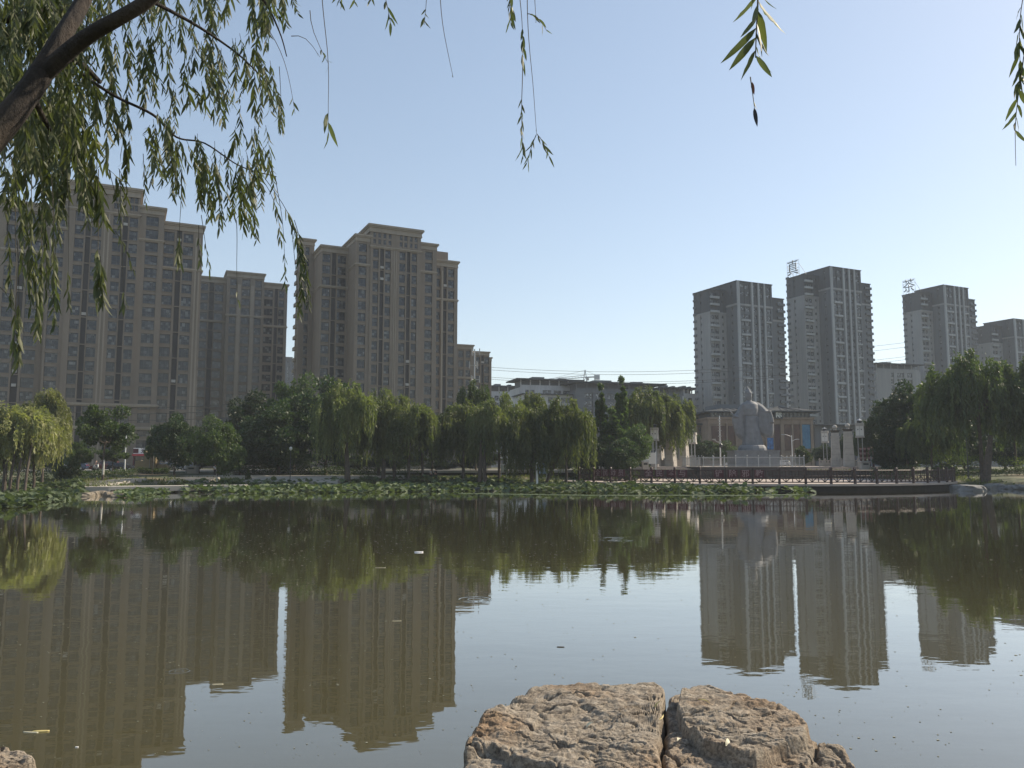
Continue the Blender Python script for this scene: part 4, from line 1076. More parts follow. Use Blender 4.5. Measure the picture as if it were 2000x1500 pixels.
# ------------------------------------------------------------------ plaza furniture
# statue on its plinth
def statue():
    Y0=146.0; P=at(1470,880,Y0); g=3.0; zp=P.z
    r=tag(empty('statue',(P.x,Y0,zp)),'grey stone statue of a robed man seen from behind with huge hanging sleeves','statue'); r.scale=(1.058,)*3
    bm=bmesh.new()
    def loft(rings, n=28):
        vs_=[]
        for (cx,cy_,cz,rx,ry,fold,tiltx) in rings:
            row=[]
            for j in range(n):
                t=2*math.pi*j/n; k=1+fold*math.sin(7*t+cz*.3)
                row.append(bm.verts.new((cx+rx*k*math.cos(t),cy_+ry*k*math.sin(t),cz+tiltx*math.cos(t))))
            vs_.append(row)
        for a,b_ in zip(vs_[:-1],vs_[1:]):
            for j in range(n): bm.faces.new((a[j],a[(j+1)%n],b_[(j+1)%n],b_[j]))
        bm.faces.new(vs_[0][::-1]); bm.faces.new(vs_[-1])
    # robe
    loft([(-.05,0,.85,1.7,1.35,.09,0),(-.05,0,1.4,1.58,1.3,.09,0),(-.05,0,3,1.35,1.2,.08,0),(-.08,0,4.6,1.18,1.1,.06,0),(-.1,0,5.85,1.12,1.05,.02,0),(-.1,0,5.95,1.0,.9,0,0),(-.1,0,6.05,1.14,1.06,0,0),(-.15,0,7.2,1.3,1.08,0,0),(-.2,.05,8.0,1.25,.9,0,0),(-.25,.1,8.45,.8,.6,0,0),(-.3,.1,8.6,.42,.42,0,0),(-.38,.1,8.9,.38,.4,0,0)])
    # head with swept hat
    loft([(-.38,.1,8.7,.34,.38,0,0),(-.42,.12,8.95,.5,.55,0,0),(-.42,.12,9.35,.6,.62,0,0),(-.42,.12,9.75,.56,.6,0,0),(-.42,.1,10.0,.62,.62,0,0),(-.40,.1,10.2,.55,.5,0,-.15),(-.35,.1,10.45,.40,.36,0,-.2),(-.45,.1,10.8,.26,.24,0,-.2),(-.62,.1,11.15,.08,.08,0,0)])
    def sleeve(rows, ry, n=36, ph=0):
        vs_=[]
        for (z,xl,xr,k) in rows:
            cx=(xl+xr)/2; rx=(xr-xl)/2; row=[]
            for j in range(n):
                t=2*math.pi*j/n; g_=1+.055*math.sin(8*t+ph+z*.5)*(1 if rx>.6 else .3)
                row.append(bm.verts.new((cx+rx*math.cos(t)*(1+(g_-1)*.3), (ry*k*g_*math.sin(t)*abs(math.sin(t))**-.15 if abs(math.sin(t))>.05 else 0)+.42, z+.12*math.sin(3*t+z))))
            vs_.append(row)
        for a_,b_ in zip(vs_[:-1],vs_[1:]):
            for j in range(n): bm.faces.new((a_[j],b_[j],b_[(j+1)%n],a_[(j+1)%n]))
        bm.faces.new(vs_[0]); bm.faces.new(vs_[-1][::-1])
    sleeve([(8.45,.45,.85,.5),(8.2,.5,1.45,.8),(7.75,.55,2.15,.95),(7.2,.7,2.75,1.0),(6.7,.8,3.2,1.0),(6.1,.85,3.55,1.0),(5.4,.9,3.8,1.0),(4.5,1.0,3.95,1.05),(3.6,1.15,3.92,1.05),(3.0,1.4,3.85,1.0),(2.6,1.9,3.75,.85),(2.3,2.4,3.5,.5)],.60)
    loft([(2.5,0,6.75,.7,.4,0,0),(3.05,.1,6.85,.45,.3,0,0),(3.5,.15,6.93,.25,.16,0,0),(3.85,.15,6.95,.1,.07,0,0)])
    loft([(3.45,.1,4.8,.45,.5,0,0),(3.45,.1,5.6,.32,.42,0,0),(3.3,.1,6.4,.28,.36,0,0),(3.1,.1,6.9,.3,.3,0,0)])
    sleeve([(8.4,-1.15,-.6,.5),(8.0,-1.75,-.55,.8),(7.4,-2.15,-.6,.95),(6.7,-2.5,-.75,1.0),(6.1,-2.95,-.8,1.0),(5.7,-3.2,-.9,1.0),(5.0,-3.3,-1.0,1.0),(4.2,-3.15,-1.0,1.0),(3.4,-2.95,-1.0,1.0),(2.8,-2.75,-.95,.9),(2.3,-2.25,-1.0,.7),(1.9,-1.75,-1.15,.4)],.58,ph=2)
    loft([(-2.6,0,5.7,.5,.42,0,0),(-3.0,.1,6.1,.34,.3,0,0),(-3.3,.15,6.35,.2,.18,0,0)])
    loft([(-3.25,.15,6.2,.14,.12,0,0),(-3.4,.15,6.5,.2,.13,0,0),(-3.6,.15,6.8,.17,.1,0,0),(-3.72,.15,7.05,.07,.06,0,0)])
    # trailing hem to the right and rock base
    loft([(1.35,0,.95,.6,.6,.04,0),(1.2,0,1.8,.55,.6,.04,0),(.9,0,3.2,.45,.5,.04,0),(.75,0,4.4,.3,.3,0,0)])
    me=bpy.data.meshes.new('figure'); bm.to_mesh(me); bm.free(); me.materials.append(M['statue'])
    o=link('figure',me,r); md=o.modifiers.new('r','REMESH'); md.mode='VOXEL'; md.voxel_size=.085; md.use_smooth_shade=True
    sm=o.modifiers.new('s','SMOOTH'); sm.iterations=2; sm.factor=.6
    b_=MB(); b_.lathe(-.1,0,[(2.45,0),(2.42,.35),(2.25,.7),(2.05,.93)],14); b_.build('rock_base',M['statue'],r)
    k=MB(); k.tube([(1.55,-.3,1.0),(1.75,-.3,.5),(1.95,-.3,.05)],[.22,.16,.1],8); k.build('ribbon',M['statue'],r)
    # plinth of stone slabs
    q=tag(empty('plinth',(P.x,Y0,g)),'grey granite block plinth carrying the robed statue','plinth')
    hp=zp-g; W=8.0; MB().box(-W/2+.05,W/2-.05,-2.6,2.6,0,hp-.03).build('core',M['statue'],q)
    for row,(za,zb) in enumerate(((0,hp*.58),(hp*.58,hp-.25))):
        n=5 if row==0 else 4; sw=W/n
        me=MB().box(-sw/2+.02,sw/2-.02,-.09,0,za+.02,zb-.02).mesh('slab',M['statue'])
        for i in range(n): link('slab',me,q,(-W/2+sw*(i+.5),-2.6,0))
        sd=5.2/3; me2=MB().box(-.0,.09,-sd/2+.02,sd/2-.02,za+.02,zb-.02).mesh('slab',M['statue'])
        for i in range(3): link('slab',me2,q,(W/2-.05,-2.6+sd*(i+.5),0))
    MB().box(-W/2-.12,W/2+.12,-2.78,2.78,hp-.249,hp-.0).build('cap',M['statue'],q)
statue()
# metal railing round the terrace
def terrace_rail():
    x0=xfor(1372,905,137); x1=xfor(1573,905,137); r=tag(empty('terrace_railing',(x0,137.6,3.0)),'thin grey metal railing round the statue terrace','railing')
    W=x1-x0; n=9
    pm=MB().box(-.06,.06,-.06,.06,0,1.75).lathe(0,0,[(.04,1.75),(.11,1.83),(.11,1.9),(.03,1.97)],8).mesh('post',M['metal'])
    def run(p,q,k):
        p=Vector(p);q=Vector(q)
        for i in range(k):
            a=p.lerp(q,i/k); b_=p.lerp(q,(i+1)/k); link('post',pm,r,a)
            m=MB(); m.bar(a+Vector((0,0,1.6)),b_+Vector((0,0,1.6)),.07); m.bar(a+Vector((0,0,.25)),b_+Vector((0,0,.25)),.06)
            for j in range(1,12): c=a.lerp(b_,j/12); m.bar(c+Vector((0,0,.25)),c+Vector((0,0,1.6)),.016)
            m.build('rail_panel',M['polegrey'],r)
    run((0,0,0),(W,0,0),n); run((0,15,0),(W,15,0),n); run((0,0,0),(0,15,0),7); run((W,0,0),(W,15,0),7); link('post',pm,r,(W,15,0))
terrace_rail()
# lantern lamps
def lantern(px, pytop, Y, wpx, label, first=[None]):
    P=at(px,pytop,Y); g=2.96; H=P.z-g; w=wpx/F*Y/2; r=tag(empty('lantern_lamp',(P.x,Y,g),-.42),label,'lamp','stone lantern lamps on the plaza')
    m=MB(); 
    for (x,y) in ((-w*.5,-w*.5),(w*.5,-w*.5),(w*.5,w*.5),(-w*.5,w*.5)): m.bar((x,y,.5),(x,y,H*.60),.10)
    m.build('pole',M['polegrey'],r)
    MB().box(-w*.9,w*.9,-w*.9,w*.9,0,.5).build('foot',M['stone'],r)
    zb=H*.60; zt=H*.84; m=MB(); m.frustum(0,0,zb,zb+.35,w*1.12,w*1.12,w*1.02,w*1.02); m.build('lantern_base',M['stone'],r)
    b_=MB(); b_.frustum(0,0,zb+.351,zt,w*.92,w*.92,w*.86,w*.86); o=b_.build('lantern_body',M['lampwhite'],r)
    f=MB()
    for s in (-1,1): f.box(s*w*.95-.04,s*w*.95+.04,-w*.97,-w*.87,zb+.35,zt); f.box(s*w*.95-.04,s*w*.95+.04,w*.87,w*.97,zb+.35,zt)
    f.box(-.03,.03,-w*.97,-w*.9,zb+.4,zt); f.build('frame',M['stone'],r)
    for s in (-1,1): MB().box(s*w*.4-.08,s*w*.4+.08,-w*.99,-w*.9,zt-.75,zt-.55).build('hole',M['darkmetal'],r)
    MB().box(-w*1.05,w*1.05,-w*1.05,w*1.05,zt+.001,zt+.5).build('crown_band',M['stone'],r)
    MB().frustum(0,0,zt+.501,zt+1.0,w*.5,w*.5,w*.5,w*.5,8).build('neck',M['darkmetal'],r)
    MB().frustum(0,0,zt+1.001,H-.15,w*.8,w*.8,w*.12,w*.12,6).lathe(0,0,[(.08,H-.15),(.04,H)],6).build('cap',M['metal'],r)
lantern(1278,827,147,13.5,'first lantern lamp, tallest, left end of the plaza')
lantern(1353,838,168,12.5,'second lantern lamp right of the left gate pillars')
lantern(1610,834,168,12.5,'third lantern lamp left of the ball topped pillars')
lantern(1678,817,145,15.5,'lantern lamp at the right end beside the second ball topped pillar')
# gate pillars
def pillar(px, pyt, Y, label, tw, bw, ball=True):
    P=at(px,pyt,Y); g=2.96; H=P.z-g; a=tw/F*Y/2; c=bw/F*Y/2; r=tag(empty('gate_pillar',(P.x,Y,g),-.55 if px<1400 else -.32),label,'pillar','tapered stone gate pillars')
    k=5; 
    for i in range(k):
        t0=i/k; t1=(i+1)/k; hh=H*.70
        f0=c+(a-c)*t0; f1=c+(a-c)*t1
        MB().frustum(0,0,hh*t0+.02,hh*t1,f0,f0*1.3,f1,f1*1.3).build('stone_block',M['stone'],r)
    MB().frustum(0,0,0,H*.70-.05,c-.08,c*1.25,a-.08,a*1.22).build('core',M['darkwall'],r)
    MB().box(-a*1.12,a*1.12,-a*1.4,a*1.4,H*.70+.003,H*.73).build('collar',M['stone'],r)
    MB().frustum(0,0,H*.731,H*.81,a*.95,a*1.2,a*.95,a*1.2).build('neck_block',M['stone'],r)
    MB().frustum(0,0,H*.811,H*.87,a*.95,a*.95,a*1.35,a*1.35,8).build('capital',M['darkwall'],r)
    rb=4.6/F*Y; cz=H-rb; pr_=[(max(.03,rb*math.sin(t)),cz-rb*math.cos(t)) for t in np.linspace(.05,math.pi-.02,12)]
    MB().lathe(0,0,[(rb*.7,H*.871),(rb*.5,cz-rb*.6)],12).build('ball_seat',M['stone'],r)
    MB().lathe(0,0,pr_,18).build('stone_ball',M['stone'],r,smooth_=True)
pillar(1309,828,156,'left tapered gate pillar under the willow',13,17)
pillar(1335,836,164,'tapered gate pillar beside the second lantern lamp',12,16)
pillar(1630,830,160,'ball topped gate pillar right of the third lantern lamp',13.5,18)
pillar(1655,827,151,'nearer ball topped gate pillar beside the fourth lantern lamp',15,20)
pillar(1288,838,168,'farthest left gate pillar half hidden by the first lantern lamp',10,14)
# stone balustrades
def balustrade(px0,px1,Y,label,h=1.35):
    x0,x1=xfor(px0,905,Y),xfor(px1,905,Y); n=max(2,round((x1-x0)/2.2)); r=tag(empty('stone_balustrade',(x0,Y,2.95)),label,'balustrade','stone balustrades of the plaza')
    w=(x1-x0)/n; pm=MB().box(-.13,.13,-.13,.13,0,h).box(-.17,.17,-.17,.17,h+.001,h+.12).box(-.1,.1,-.1,.1,h+.121,h+.35).mesh('post',M['stone'])
    pn=MB().box(.14,w-.14,-.07,.07,.05,h*.62).box(.14,w-.14,-.09,.09,h*.78,h*.95).box(w*.5-.15,w*.5+.15,-.06,.06,h*.62,h*.78).box(.3,w-.3,-.08,-.071,h*.15,h*.5).mesh('panel',M['stone'])
    for i in range(n+1): link('post',pm,r,(i*w,0,0))
    for i in range(n): link('panel',pn,r,(i*w,0,0))
balustrade(1291,1303,158,'short stone balustrade between the left gate pillars and first lantern')
balustrade(1316,1330,160,'stone balustrade between the two left gate pillars')
balustrade(1347,1366,165,'stone balustrade right of the second lantern lamp')
balustrade(1601,1623,163,'stone balustrade left of the ball topped pillars')
balustrade(1638,1648,158,'stone balustrade between the ball topped pillars')
balustrade(1664,1690,150,'stone balustrade right of the ball topped pillars')
# poles
def pole(px, pyb, pyt, Y, rad, label, mat='polegrey', name='lamp_post', base=None, arms=(), head=None, cat='lamp post'):
    P=at(px,pyt,Y); g=ground_z(P.x,Y) if base is None else base; H=P.z-g
    r=tag(empty(name,(P.x,Y,g)),label,cat); MB().lathe(0,0,[(rad*1.6,0),(rad*1.5,.4),(rad*1.05,.45),(rad*.7,H)],8).build('pole',M[mat],r)
    for (dx,z0,dz) in arms:
        m=MB(); m.tube([(0,0,H*z0),(dx*.6,0,H*z0+dz*.8),(dx,0,H*z0+dz)],rad*.4,6); m.build('arm',M[mat],r)
        MB().box(min(dx,dx*1.35),max(dx,dx*1.35),-.15,.15,H*z0+dz-.1,H*z0+dz+.06).build('lamp_head',M['metal'],r)
    return r,H
pole(247,905,843,127,.10,'thin white lamp post behind the parked black car','white')
r,H=pole(458,900,785,150,.16,'utility pole with cross bars before the second brick block','darkmetal','utility_pole',cat='utility pole')
for i in range(5): MB().box(-1.2,1.2,-.06,.06,H*.80-i*1.1,H*.80-i*1.1+.14).build('cross_bar',M['darkmetal'],r)
r,H=pole(927,800,682,205,.22,'tall antenna mast before the short brick building','metal','antenna_mast',cat='mast')
for i,zz in enumerate((.99,.88,.76,.67)):
    m=MB()
    for a in range(3):
        t=a*2.1+i; m.bar((0,0,H*zz-.5),(math.cos(t)*1.3,math.sin(t)*1.3,H*zz-.5),.09); m.box(math.cos(t)*1.3-.12,math.cos(t)*1.3+.12,math.sin(t)*1.3-.1,math.sin(t)*1.3+.1,H*zz-1.3,H*zz+.5)
    m.build('antenna_panel',M['acbox'],r)
pole(1887,938,852,122,.09,'dark slender lamp post on the right bank','darkmetal')
r,H=pole(568,928,880,112,.06,'small dark garden lamp in the shade of the middle trees','darkmetal'); MB().lathe(0,0,[(.06,H),(.22,H+.15),(.22,H+.4),(.05,H+.55)],8).build('globe',M['lampwhite'],r)
pole(1546,905,850,175,.10,'white street lamp with two arms right of the statue','white',base=2.95,arms=((-1.6,.95,.5),(1.2,.8,.5)))
r,H=pole(1405,905,812,160,.13,'pale pole with stacked camera brackets left of the statue','white','camera_pole',base=2.95,cat='pole')
for i in range(9): MB().box(-.30+.1*(i%2),.30-.1*(i%2),-.2,.2,H*.48+i*.55,H*.48+i*.55+.18).build('bracket',M['acbox'],r)
m=MB(); m.bar((0,0,H*.45),(-1.1,0,H*.52),.1); m.box(-1.5,-.9,-.15,.15,H*.52,H*.52+.25); m.build('camera_arm',M['acbox'],r)
MB().lathe(.15,0,[(.1,H*.36),(.35,H*.39),(.35,H*.43),(.1,H*.46)],10).build('camera_dome',M['darkmetal'],r)
pole(1049,936,903,111,.16,'short white and green post on the bank right of the centre willows','white','marker_post',cat='post')
# boards, bins
def board(px,py0,py1,Y,w,label,mat,name='notice_board',frame='metal',base=None,legs=True):
    P=at(px,py0,Y); Q=at(px,py1,Y); g=ground_z(P.x,Y) if base is None else base
    r=tag(empty(name,(P.x,Y,g)),label,'notice board'); z1=P.z-g; z0=Q.z-g
    MB().box(-w/2+.03,w/2-.03,-.05,.05,z0,z1).build('board_face',M[mat],r)
    for s in (-1,1): MB().box(s*w/2-.06,s*w/2+.06,-.07,.07,0 if legs else z0,z1+.15).build('post',M[frame],r)
    return r
M['blueboard']=poster('blue_white_board',(.06,.22,.5),(.7,.78,.85),.9)
M['lilac']=poster('lilac_board',(.22,.22,.42),(.45,.48,.7),.9)
board(1057.5,905,925,114,1.5,'blue and white information board beside the white post','blueboard')
board(371,897,912,124,1.1,'lilac poster board under the dark tree','lilac')
board(984,908,921,122,.8,'small white notice under the centre willows','white')
board(1270,884,906,141,1.9,'white framed notice board under the first lantern lamp','lampwhite',frame='white',base=2.5)
board(1260,890,912,140,.5,'narrow white sign panel left of the notice board','white',base=2.5)
def bin_(px,Y,label,w=1.0,h=1.3,base=None,mat='concrete'):
    X=xfor(px,915,Y); g=ground_z(X,Y) if base is None else base; r=tag(empty('litter_bin',(X,Y,g)),label,'litter bin','litter bins of the park')
    MB().frustum(0,0,0,h*.85,w*.45,w*.45,w*.5,w*.5).build('body',M[mat],r); MB().box(-w*.56,w*.56,-w*.56,w*.56,h*.88,h).build('lid',M['metal'],r); MB().box(-w*.3,w*.3,-w*.52,-w*.3,h*.55,h*.75).build('slot',M['darkmetal'],r)
bin_(134,119,'square grey litter bin behind the left steps',1.3,1.3)
bin_(377,122,'grey litter bin left of the person in white',1.4,1.2)
bin_(451,122,'grey litter bin right of the green tree trunk',1.0,1.2)
bin_(1260,139,'grey litter bin beside the notice board',1.1,1.7,2.36)
bin_(1688,142,'pale grey litter bin at the right end of the plaza',1.5,1.6,2.4)
# red patterned ornament right of the pillars
r=tag(empty('lattice_screen',(xfor(1696,905,146),146,2.95)),'dark red lattice screen with pale tips right of the gate pillars','screen')
for i in range(4):
    m=MB(); x=-1.3+i*.75; m.box(x-.14,x+.14,-.12,.12,0,3.4+.1*i); m.build('upright',M['maroon'],r)
    for k in range(4): MB().frustum(x,0,.5+k*.85,.9+k*.85,.13,.16,.19,.22,4).build('pale_knot',M['lettering'],r)
# relief wall
P=at(265,921,121); r=tag(empty('relief_wall',(P.x,121,ground_z(P.x,121))),'brown sandstone relief wall with a notched tall block','sculpture')
k=121/F; g=0
def sl(name,poly,y0,y1):
    m=MB(); n=len(poly); m.v=[(p[0],y0,p[1]) for p in poly]+[(p[0],y1,p[1]) for p in poly]
    m.face(range(n)); m.face([n+i for i in range(n)][::-1])
    for i in range(n): j=(i+1)%n; m.face([i,n+i,n+j,j])
    m.build(name,M['brownstone'],r)
sl('low_block',[(.0,0),(1.55,0),(1.55,1.75),(1.2,1.9),(.95,1.75),(.7,1.95),(.4,1.9),(.1,1.8)],-.5,.5)
sl('tall_block',[(1.56,0),(3.3,0),(3.3,3.35),(2.55,2.75),(1.56,3.4)],-.9,.5)
sl('side_block',[(3.31,0),(4.9,0),(5.1,.8),(4.7,1.3),(3.31,1.35)],-.4,.4)
for x in (2.45,3.05):  # two thin sapling stems before the wall, in stone colour
    m=MB(); m.tube([(x,-1.0,-.1),(x+.05,-1.0,2.2),(x-.05,-1.0,3.4)],[.05,.045,.02],6); m.build('sapling_stem',M['stone'],r)
# shop front at the foot of the brick block
P=at(262,905,156); r=tag(empty('shop',(P.x,155.4,2.4),AG*.15),'small ground floor shop with a white sign and a red awning strip','shop')
zt=zfor(875,156)-2.4; w=4.6
MB().box(0,w,.05,.35,zt-1.15,zt).build('sign_board',M['white'],r)
MB().box(.0,.95,.0,.048,zt-1.0,zt-.15).build('logo_panel',M['maroon'],r)
M['signtext']=simple('dark_sign_text',(.10,.06,.08),.7,.1)
for i,c in enumerate('光大'): link('lettering',text_mesh(c,1.0,M['signtext'],.01,.02),r,(1.9+i*1.35,.035,zt-.58),(R(90),0,0))
MB().box(.0,w,-.5,.3,zt-1.55,zt-1.16).build('awning',simple('red_awning',(.30,.03,.04),.7,.1),r)
MB().box(.2,w-.2,.3,.4,0,zt-1.56).build('shop_glass',M['carglass'],r)
MB().box(.0,.2,.0,.4,0,zt-1.551).build('jamb',M['maroon'],r)
P=at(420,822,168); s_=MB(); s_.box(0,5,0,.3,0,1.7); o=s_.build('shop_sign',M['darkmetal'],loc=(P.x,P.y,P.z-1)); tag(o,'dark shop sign band glimpsed above the dark tree','sign')

# ------------------------------------------------------------------ vehicles
def car(px, pyb, Y, length, label, paint, facing=1, suv=False, base=None, rz=0.0):
    X=xfor(px,pyb,Y); g=(2.262 if base is None else base); H=1.72 if suv else 1.45; W=1.8
    r=tag(empty('parked_car',(X,Y,g),rz+(0 if facing>0 else math.pi)),label,'car','cars parked on the far road')
    L=length/2; mt=simple('car_paint',paint,.25,.03,1,spec=.7)
    prof=[(-L,.35),(-L,.85),(-L*.96,1.0 if suv else .92),(-L*.9,1.05),(-L*.82,H-.12),(-L*.70,H),(L*.10,H),(L*.42,1.02),(L*.86,.86),(L*.98,.70),(L,.38),(L*.97,.3),(-L*.97,.3)]
    m=MB(); n=len(prof)
    ys=((-W/2,.0),(-W/2+.12,1),(W/2-.12,1),(W/2,0))
    # three slices: narrowed greenhouse
    def sec(y,inset): return [(x, y*(1-(.13 if z>1.1 else 0)), z) for x,z in prof]
    m.v=[(x,y*(1-(.14 if z>1.1 else .0)),z) for y in (-W/2,W/2) for x,z in prof]
    m.face(range(n)); m.face([n+i for i in range(n)][::-1])
    for i in range(n): j=(i+1)%n; m.face([i,n+i,n+j,j])
    o=m.build('body',mt,r); bv=o.modifiers.new('b','BEVEL'); bv.width=.07; bv.segments=2
    for s in (-1,1):
        y=s*(W/2*.93); yb=s*(W/2+.004); yt=s*(W/2*.87)
        for (x0,x1,x2,x3) in ((-L*.80,-L*.33,-L*.33,-L*.70),(-L*.29,L*.10,L*.06,-L*.29),(L*.13,L*.34,L*.10,L*.10)):
            q=MB(); q.v=[(x0,yb-.01*s,1.04),(x1,yb-.01*s,1.04),(x2,yt+.012*s,H-.1),(x3,yt+.012*s,H-.1)]; q.v+=[(a,b_-.05*s,c) for a,b_,c in q.v]
            for f in ((0,1,2,3),(4,7,6,5),(0,4,5,1),(1,5,6,2),(2,6,7,3),(3,7,4,0)): q.face(f)
            q.build('side_window',M['carglass'],r)
    for sx,(a,b_,c,d) in (('windscreen',(L*.40,L*.15,1.04,H-.06)),('rear_window',(-L*.885,-L*.74,1.08,H-.1))):
        q=MB(); yy=W/2*.84; o_=.03 if a>0 else -.03; q.v=[(a+o_,-yy,c),(a+o_,yy,c),(b_+o_,yy*.95,d),(b_+o_,-yy*.95,d)]; q.v+=[(x-2*o_,y_,z-.02) for x,y_,z in q.v]
        for f in ((0,1,2,3),(4,7,6,5),(0,4,5,1),(1,5,6,2),(2,6,7,3),(3,7,4,0)): q.face(f)
        q.build(sx,M['carglass'],r)
    for x in (-L*.62,L*.64):
        for s in (-1,1):
            t=MB(); t.tube([(x,s*(W/2-.2),.33),(x,s*(W/2+.02),.33)],.33,14); w_=t.build('wheel',M['rubber'],r); MB().tube([(x,s*(W/2+.0),.33),(x,s*(W/2+.03),.33)],.2,10).build('rim',M['metal'],w_)
    for s in (-1,1):
        MB().box(L*.955,L*1.0,s*.55-.2,s*.55+.2,.62,.78).build('headlight',M['white'],r); MB().box(-L*1.004,-L*.97,s*.68-.15,s*.68+.15,.78,.95).build('tail_light',M['taillight'],r)
    return r
M['taillight']=simple('red_lens',(.45,.03,.03),.3,.05)
car(140,920,127,4.5,'dark blue car at the left showing its rear behind the litter bin',(.03,.05,.10),-1,rz=.3,base=2.41)
car(205,919,134.5,4.6,'dark red suv parked behind the whitewashed trunk',(.11,.02,.022),-1,suv=True,base=2.27)
car(240,920,134.0,4.7,'black car with bright headlight left of the relief wall',(.012,.013,.016),1,base=2.27)
car(313,918,138,4.6,'dark car half hidden behind the relief wall',(.03,.03,.034),1,base=2.27)
car(344,918,141,4.6,'silver car roof showing right of the relief wall',(.4,.4,.4),1,base=2.27)
car(1437,908,196,4.6,'white car behind the statue terrace railing at left',(.7,.7,.7),1,base=2.95)
car(1525,908,198,4.6,'white car behind the terrace railing right of the plinth',(.7,.7,.7),-1,base=2.95)
# people and scooter
def person(px, py_feet, Y, h, label, top, bot, rz=0, base=None, sit=False):
    X=xfor(px,py_feet,Y); g=ground_z(X,Y) if base is None else base
    r=tag(empty('person',(X,Y,g),rz),label,'person'); k=h/1.7
    def skin(name,vs_,es,rad,mat,root=0):
        me=bpy.data.meshes.new(name); me.from_pydata([Vector(v)*k for v in vs_],es,[]); me.materials.append(mat)
        o=link(name,me,r); md=o.modifiers.new('k','SKIN'); md.use_smooth_shade=True
        for i,q in enumerate(me.skin_vertices[0].data): q.radius=(rad[i]*k,rad[i]*k); q.use_root=(i==root)
        o.modifiers.new('s','SUBSURF').levels=1; o.modifiers['s'].render_levels=1
    if not sit:
        vs_=[(0,0,.92),(0,0,1.15),(0,0,1.38),(0,0,1.48),(0,-.01,1.58),(0,0,1.66),(.19,0,1.38),(.24,.02,1.10),(.22,-.08,.85),(-.19,0,1.38),(-.24,.02,1.10),(-.22,-.06,.85),(.09,0,.86),(.10,-.06,.48),(.10,.02,.06),(.10,-.12,.04),(-.09,0,.86),(-.10,.05,.48),(-.11,.12,.08),(-.11,.0,.04)]
        es=[(0,1),(1,2),(2,3),(3,4),(4,5),(2,6),(6,7),(7,8),(2,9),(9,10),(10,11),(0,12),(12,13),(13,14),(14,15),(0,16),(16,17),(17,18),(18,19)]
        rad=[.13,.12,.14,.055,.09,.08,.06,.045,.035,.06,.045,.035,.09,.06,.045,.04,.09,.06,.045,.04]
        skin('body',vs_,es,rad,M['skin'])
        skin('shirt',[(0,0,.95),(0,0,1.2),(0,0,1.40),(.19,0,1.39),(.235,.02,1.18),(-.19,0,1.39),(-.235,.02,1.18)],[(0,1),(1,2),(2,3),(3,4),(2,5),(5,6)],[.155,.145,.15,.08,.065,.08,.065],top)
        skin('trousers',[(0,0,.95),(.09,0,.86),(.10,-.06,.48),(.10,.02,.12),(-.09,0,.86),(-.10,.05,.48),(-.11,.12,.14)],[(0,1),(1,2),(2,3),(0,4),(4,5),(5,6)],[.15,.11,.08,.065,.11,.08,.065],bot)
        skin('hair',[(0,.02,1.62),(0,.03,1.68)],[(0,1)],[.10,.085],M['cloth_dark'])
    else:
        vs_=[(0,0,.85),(0,.02,1.1),(0,-.02,1.32),(0,-.03,1.42),(0,-.04,1.52),(0,-.03,1.6),(.19,-.03,1.30),(.24,-.2,1.12),(.2,-.42,1.12),(-.19,-.03,1.30),(-.24,-.2,1.12),(-.2,-.42,1.12),(.11,-.1,.82),(.13,-.42,.80),(.12,-.38,.38),(.12,-.48,.34),(-.11,-.1,.82),(-.13,-.42,.80),(-.12,-.38,.38),(-.12,-.48,.34)]
        es=[(0,1),(1,2),(2,3),(3,4),(4,5),(2,6),(6,7),(7,8),(2,9),(9,10),(10,11),(0,12),(12,13),(13,14),(14,15),(0,16),(16,17),(17,18),(18,19)]
        rad=[.13,.13,.14,.055,.1,.09,.06,.05,.04,.06,.05,.04,.09,.07,.05,.04,.09,.07,.05,.04]
        skin('body',vs_,es,rad,M['skin']); skin('shirt',[(0,0,.88),(0,.02,1.12),(0,-.02,1.33),(.19,-.03,1.31),(.23,-.18,1.15),(-.19,-.03,1.31),(-.23,-.18,1.15)],[(0,1),(1,2),(2,3),(3,4),(2,5),(5,6)],[.15,.15,.15,.08,.07,.08,.07],top)
        skin('trousers',[(0,0,.85),(.11,-.1,.82),(.13,-.42,.80),(.12,-.38,.44),(-.11,-.1,.82),(-.13,-.42,.80),(-.12,-.38,.44)],[(0,1),(1,2),(2,3),(0,4),(4,5),(5,6)],[.15,.11,.09,.07,.11,.09,.07],bot)
        skin('helmet',[(0,-.03,1.56),(0,-.02,1.63)],[(0,1)],[.13,.12],M['cloth_dark'])
    return r
person(420,927,121,1.75,'person in a white shirt and dark trousers walking beside the green tree',M['cloth_white'],M['cloth_dark'],.4)
person(841,932,121,1.7,'stroller in a pale top walking on the path among the willows',M['cloth_white'],M['cloth_dark'],1.2)
person(851,932,120.5,1.75,'stroller in dark clothes beside the one in a pale top',M['cloth_dark'],M['cloth_dark'],1.0)
X=xfor(187,920,128.5); rr=tag(empty('motor_scooter',(X,128.5,2.41),R(60)),'white motor scooter ridden past the parked cars','scooter')
for y in (-.62,.62): t=MB(); t.tube([(-.06,y,.25),(.06,y,.25)],.25,14); t.build('wheel',M['rubber'],rr)
m=MB(); m.tube([(0,.65,.55),(0,.3,.72),(0,-.05,.62),(0,-.15,.35),(0,-.4,.33),(0,-.5,.7),(0,-.48,1.0)],[.14,.2,.16,.13,.12,.13,.08],8); m.build('body',M['white'],rr)
MB().tube([(-.32,-.42,1.03),(0,-.48,1.0),(.32,-.42,1.03)],.03,6).build('handlebar',M['darkmetal'],rr); MB().box(-.13,.13,-.0,.6,.77,.85).build('seat',M['rubber'],rr)
person(187,920,128.45,1.7,'scooter rider in dark clothes and helmet',M['cloth_dark'],M['cloth_dark'],R(60),base=2.41-.0,sit=True)
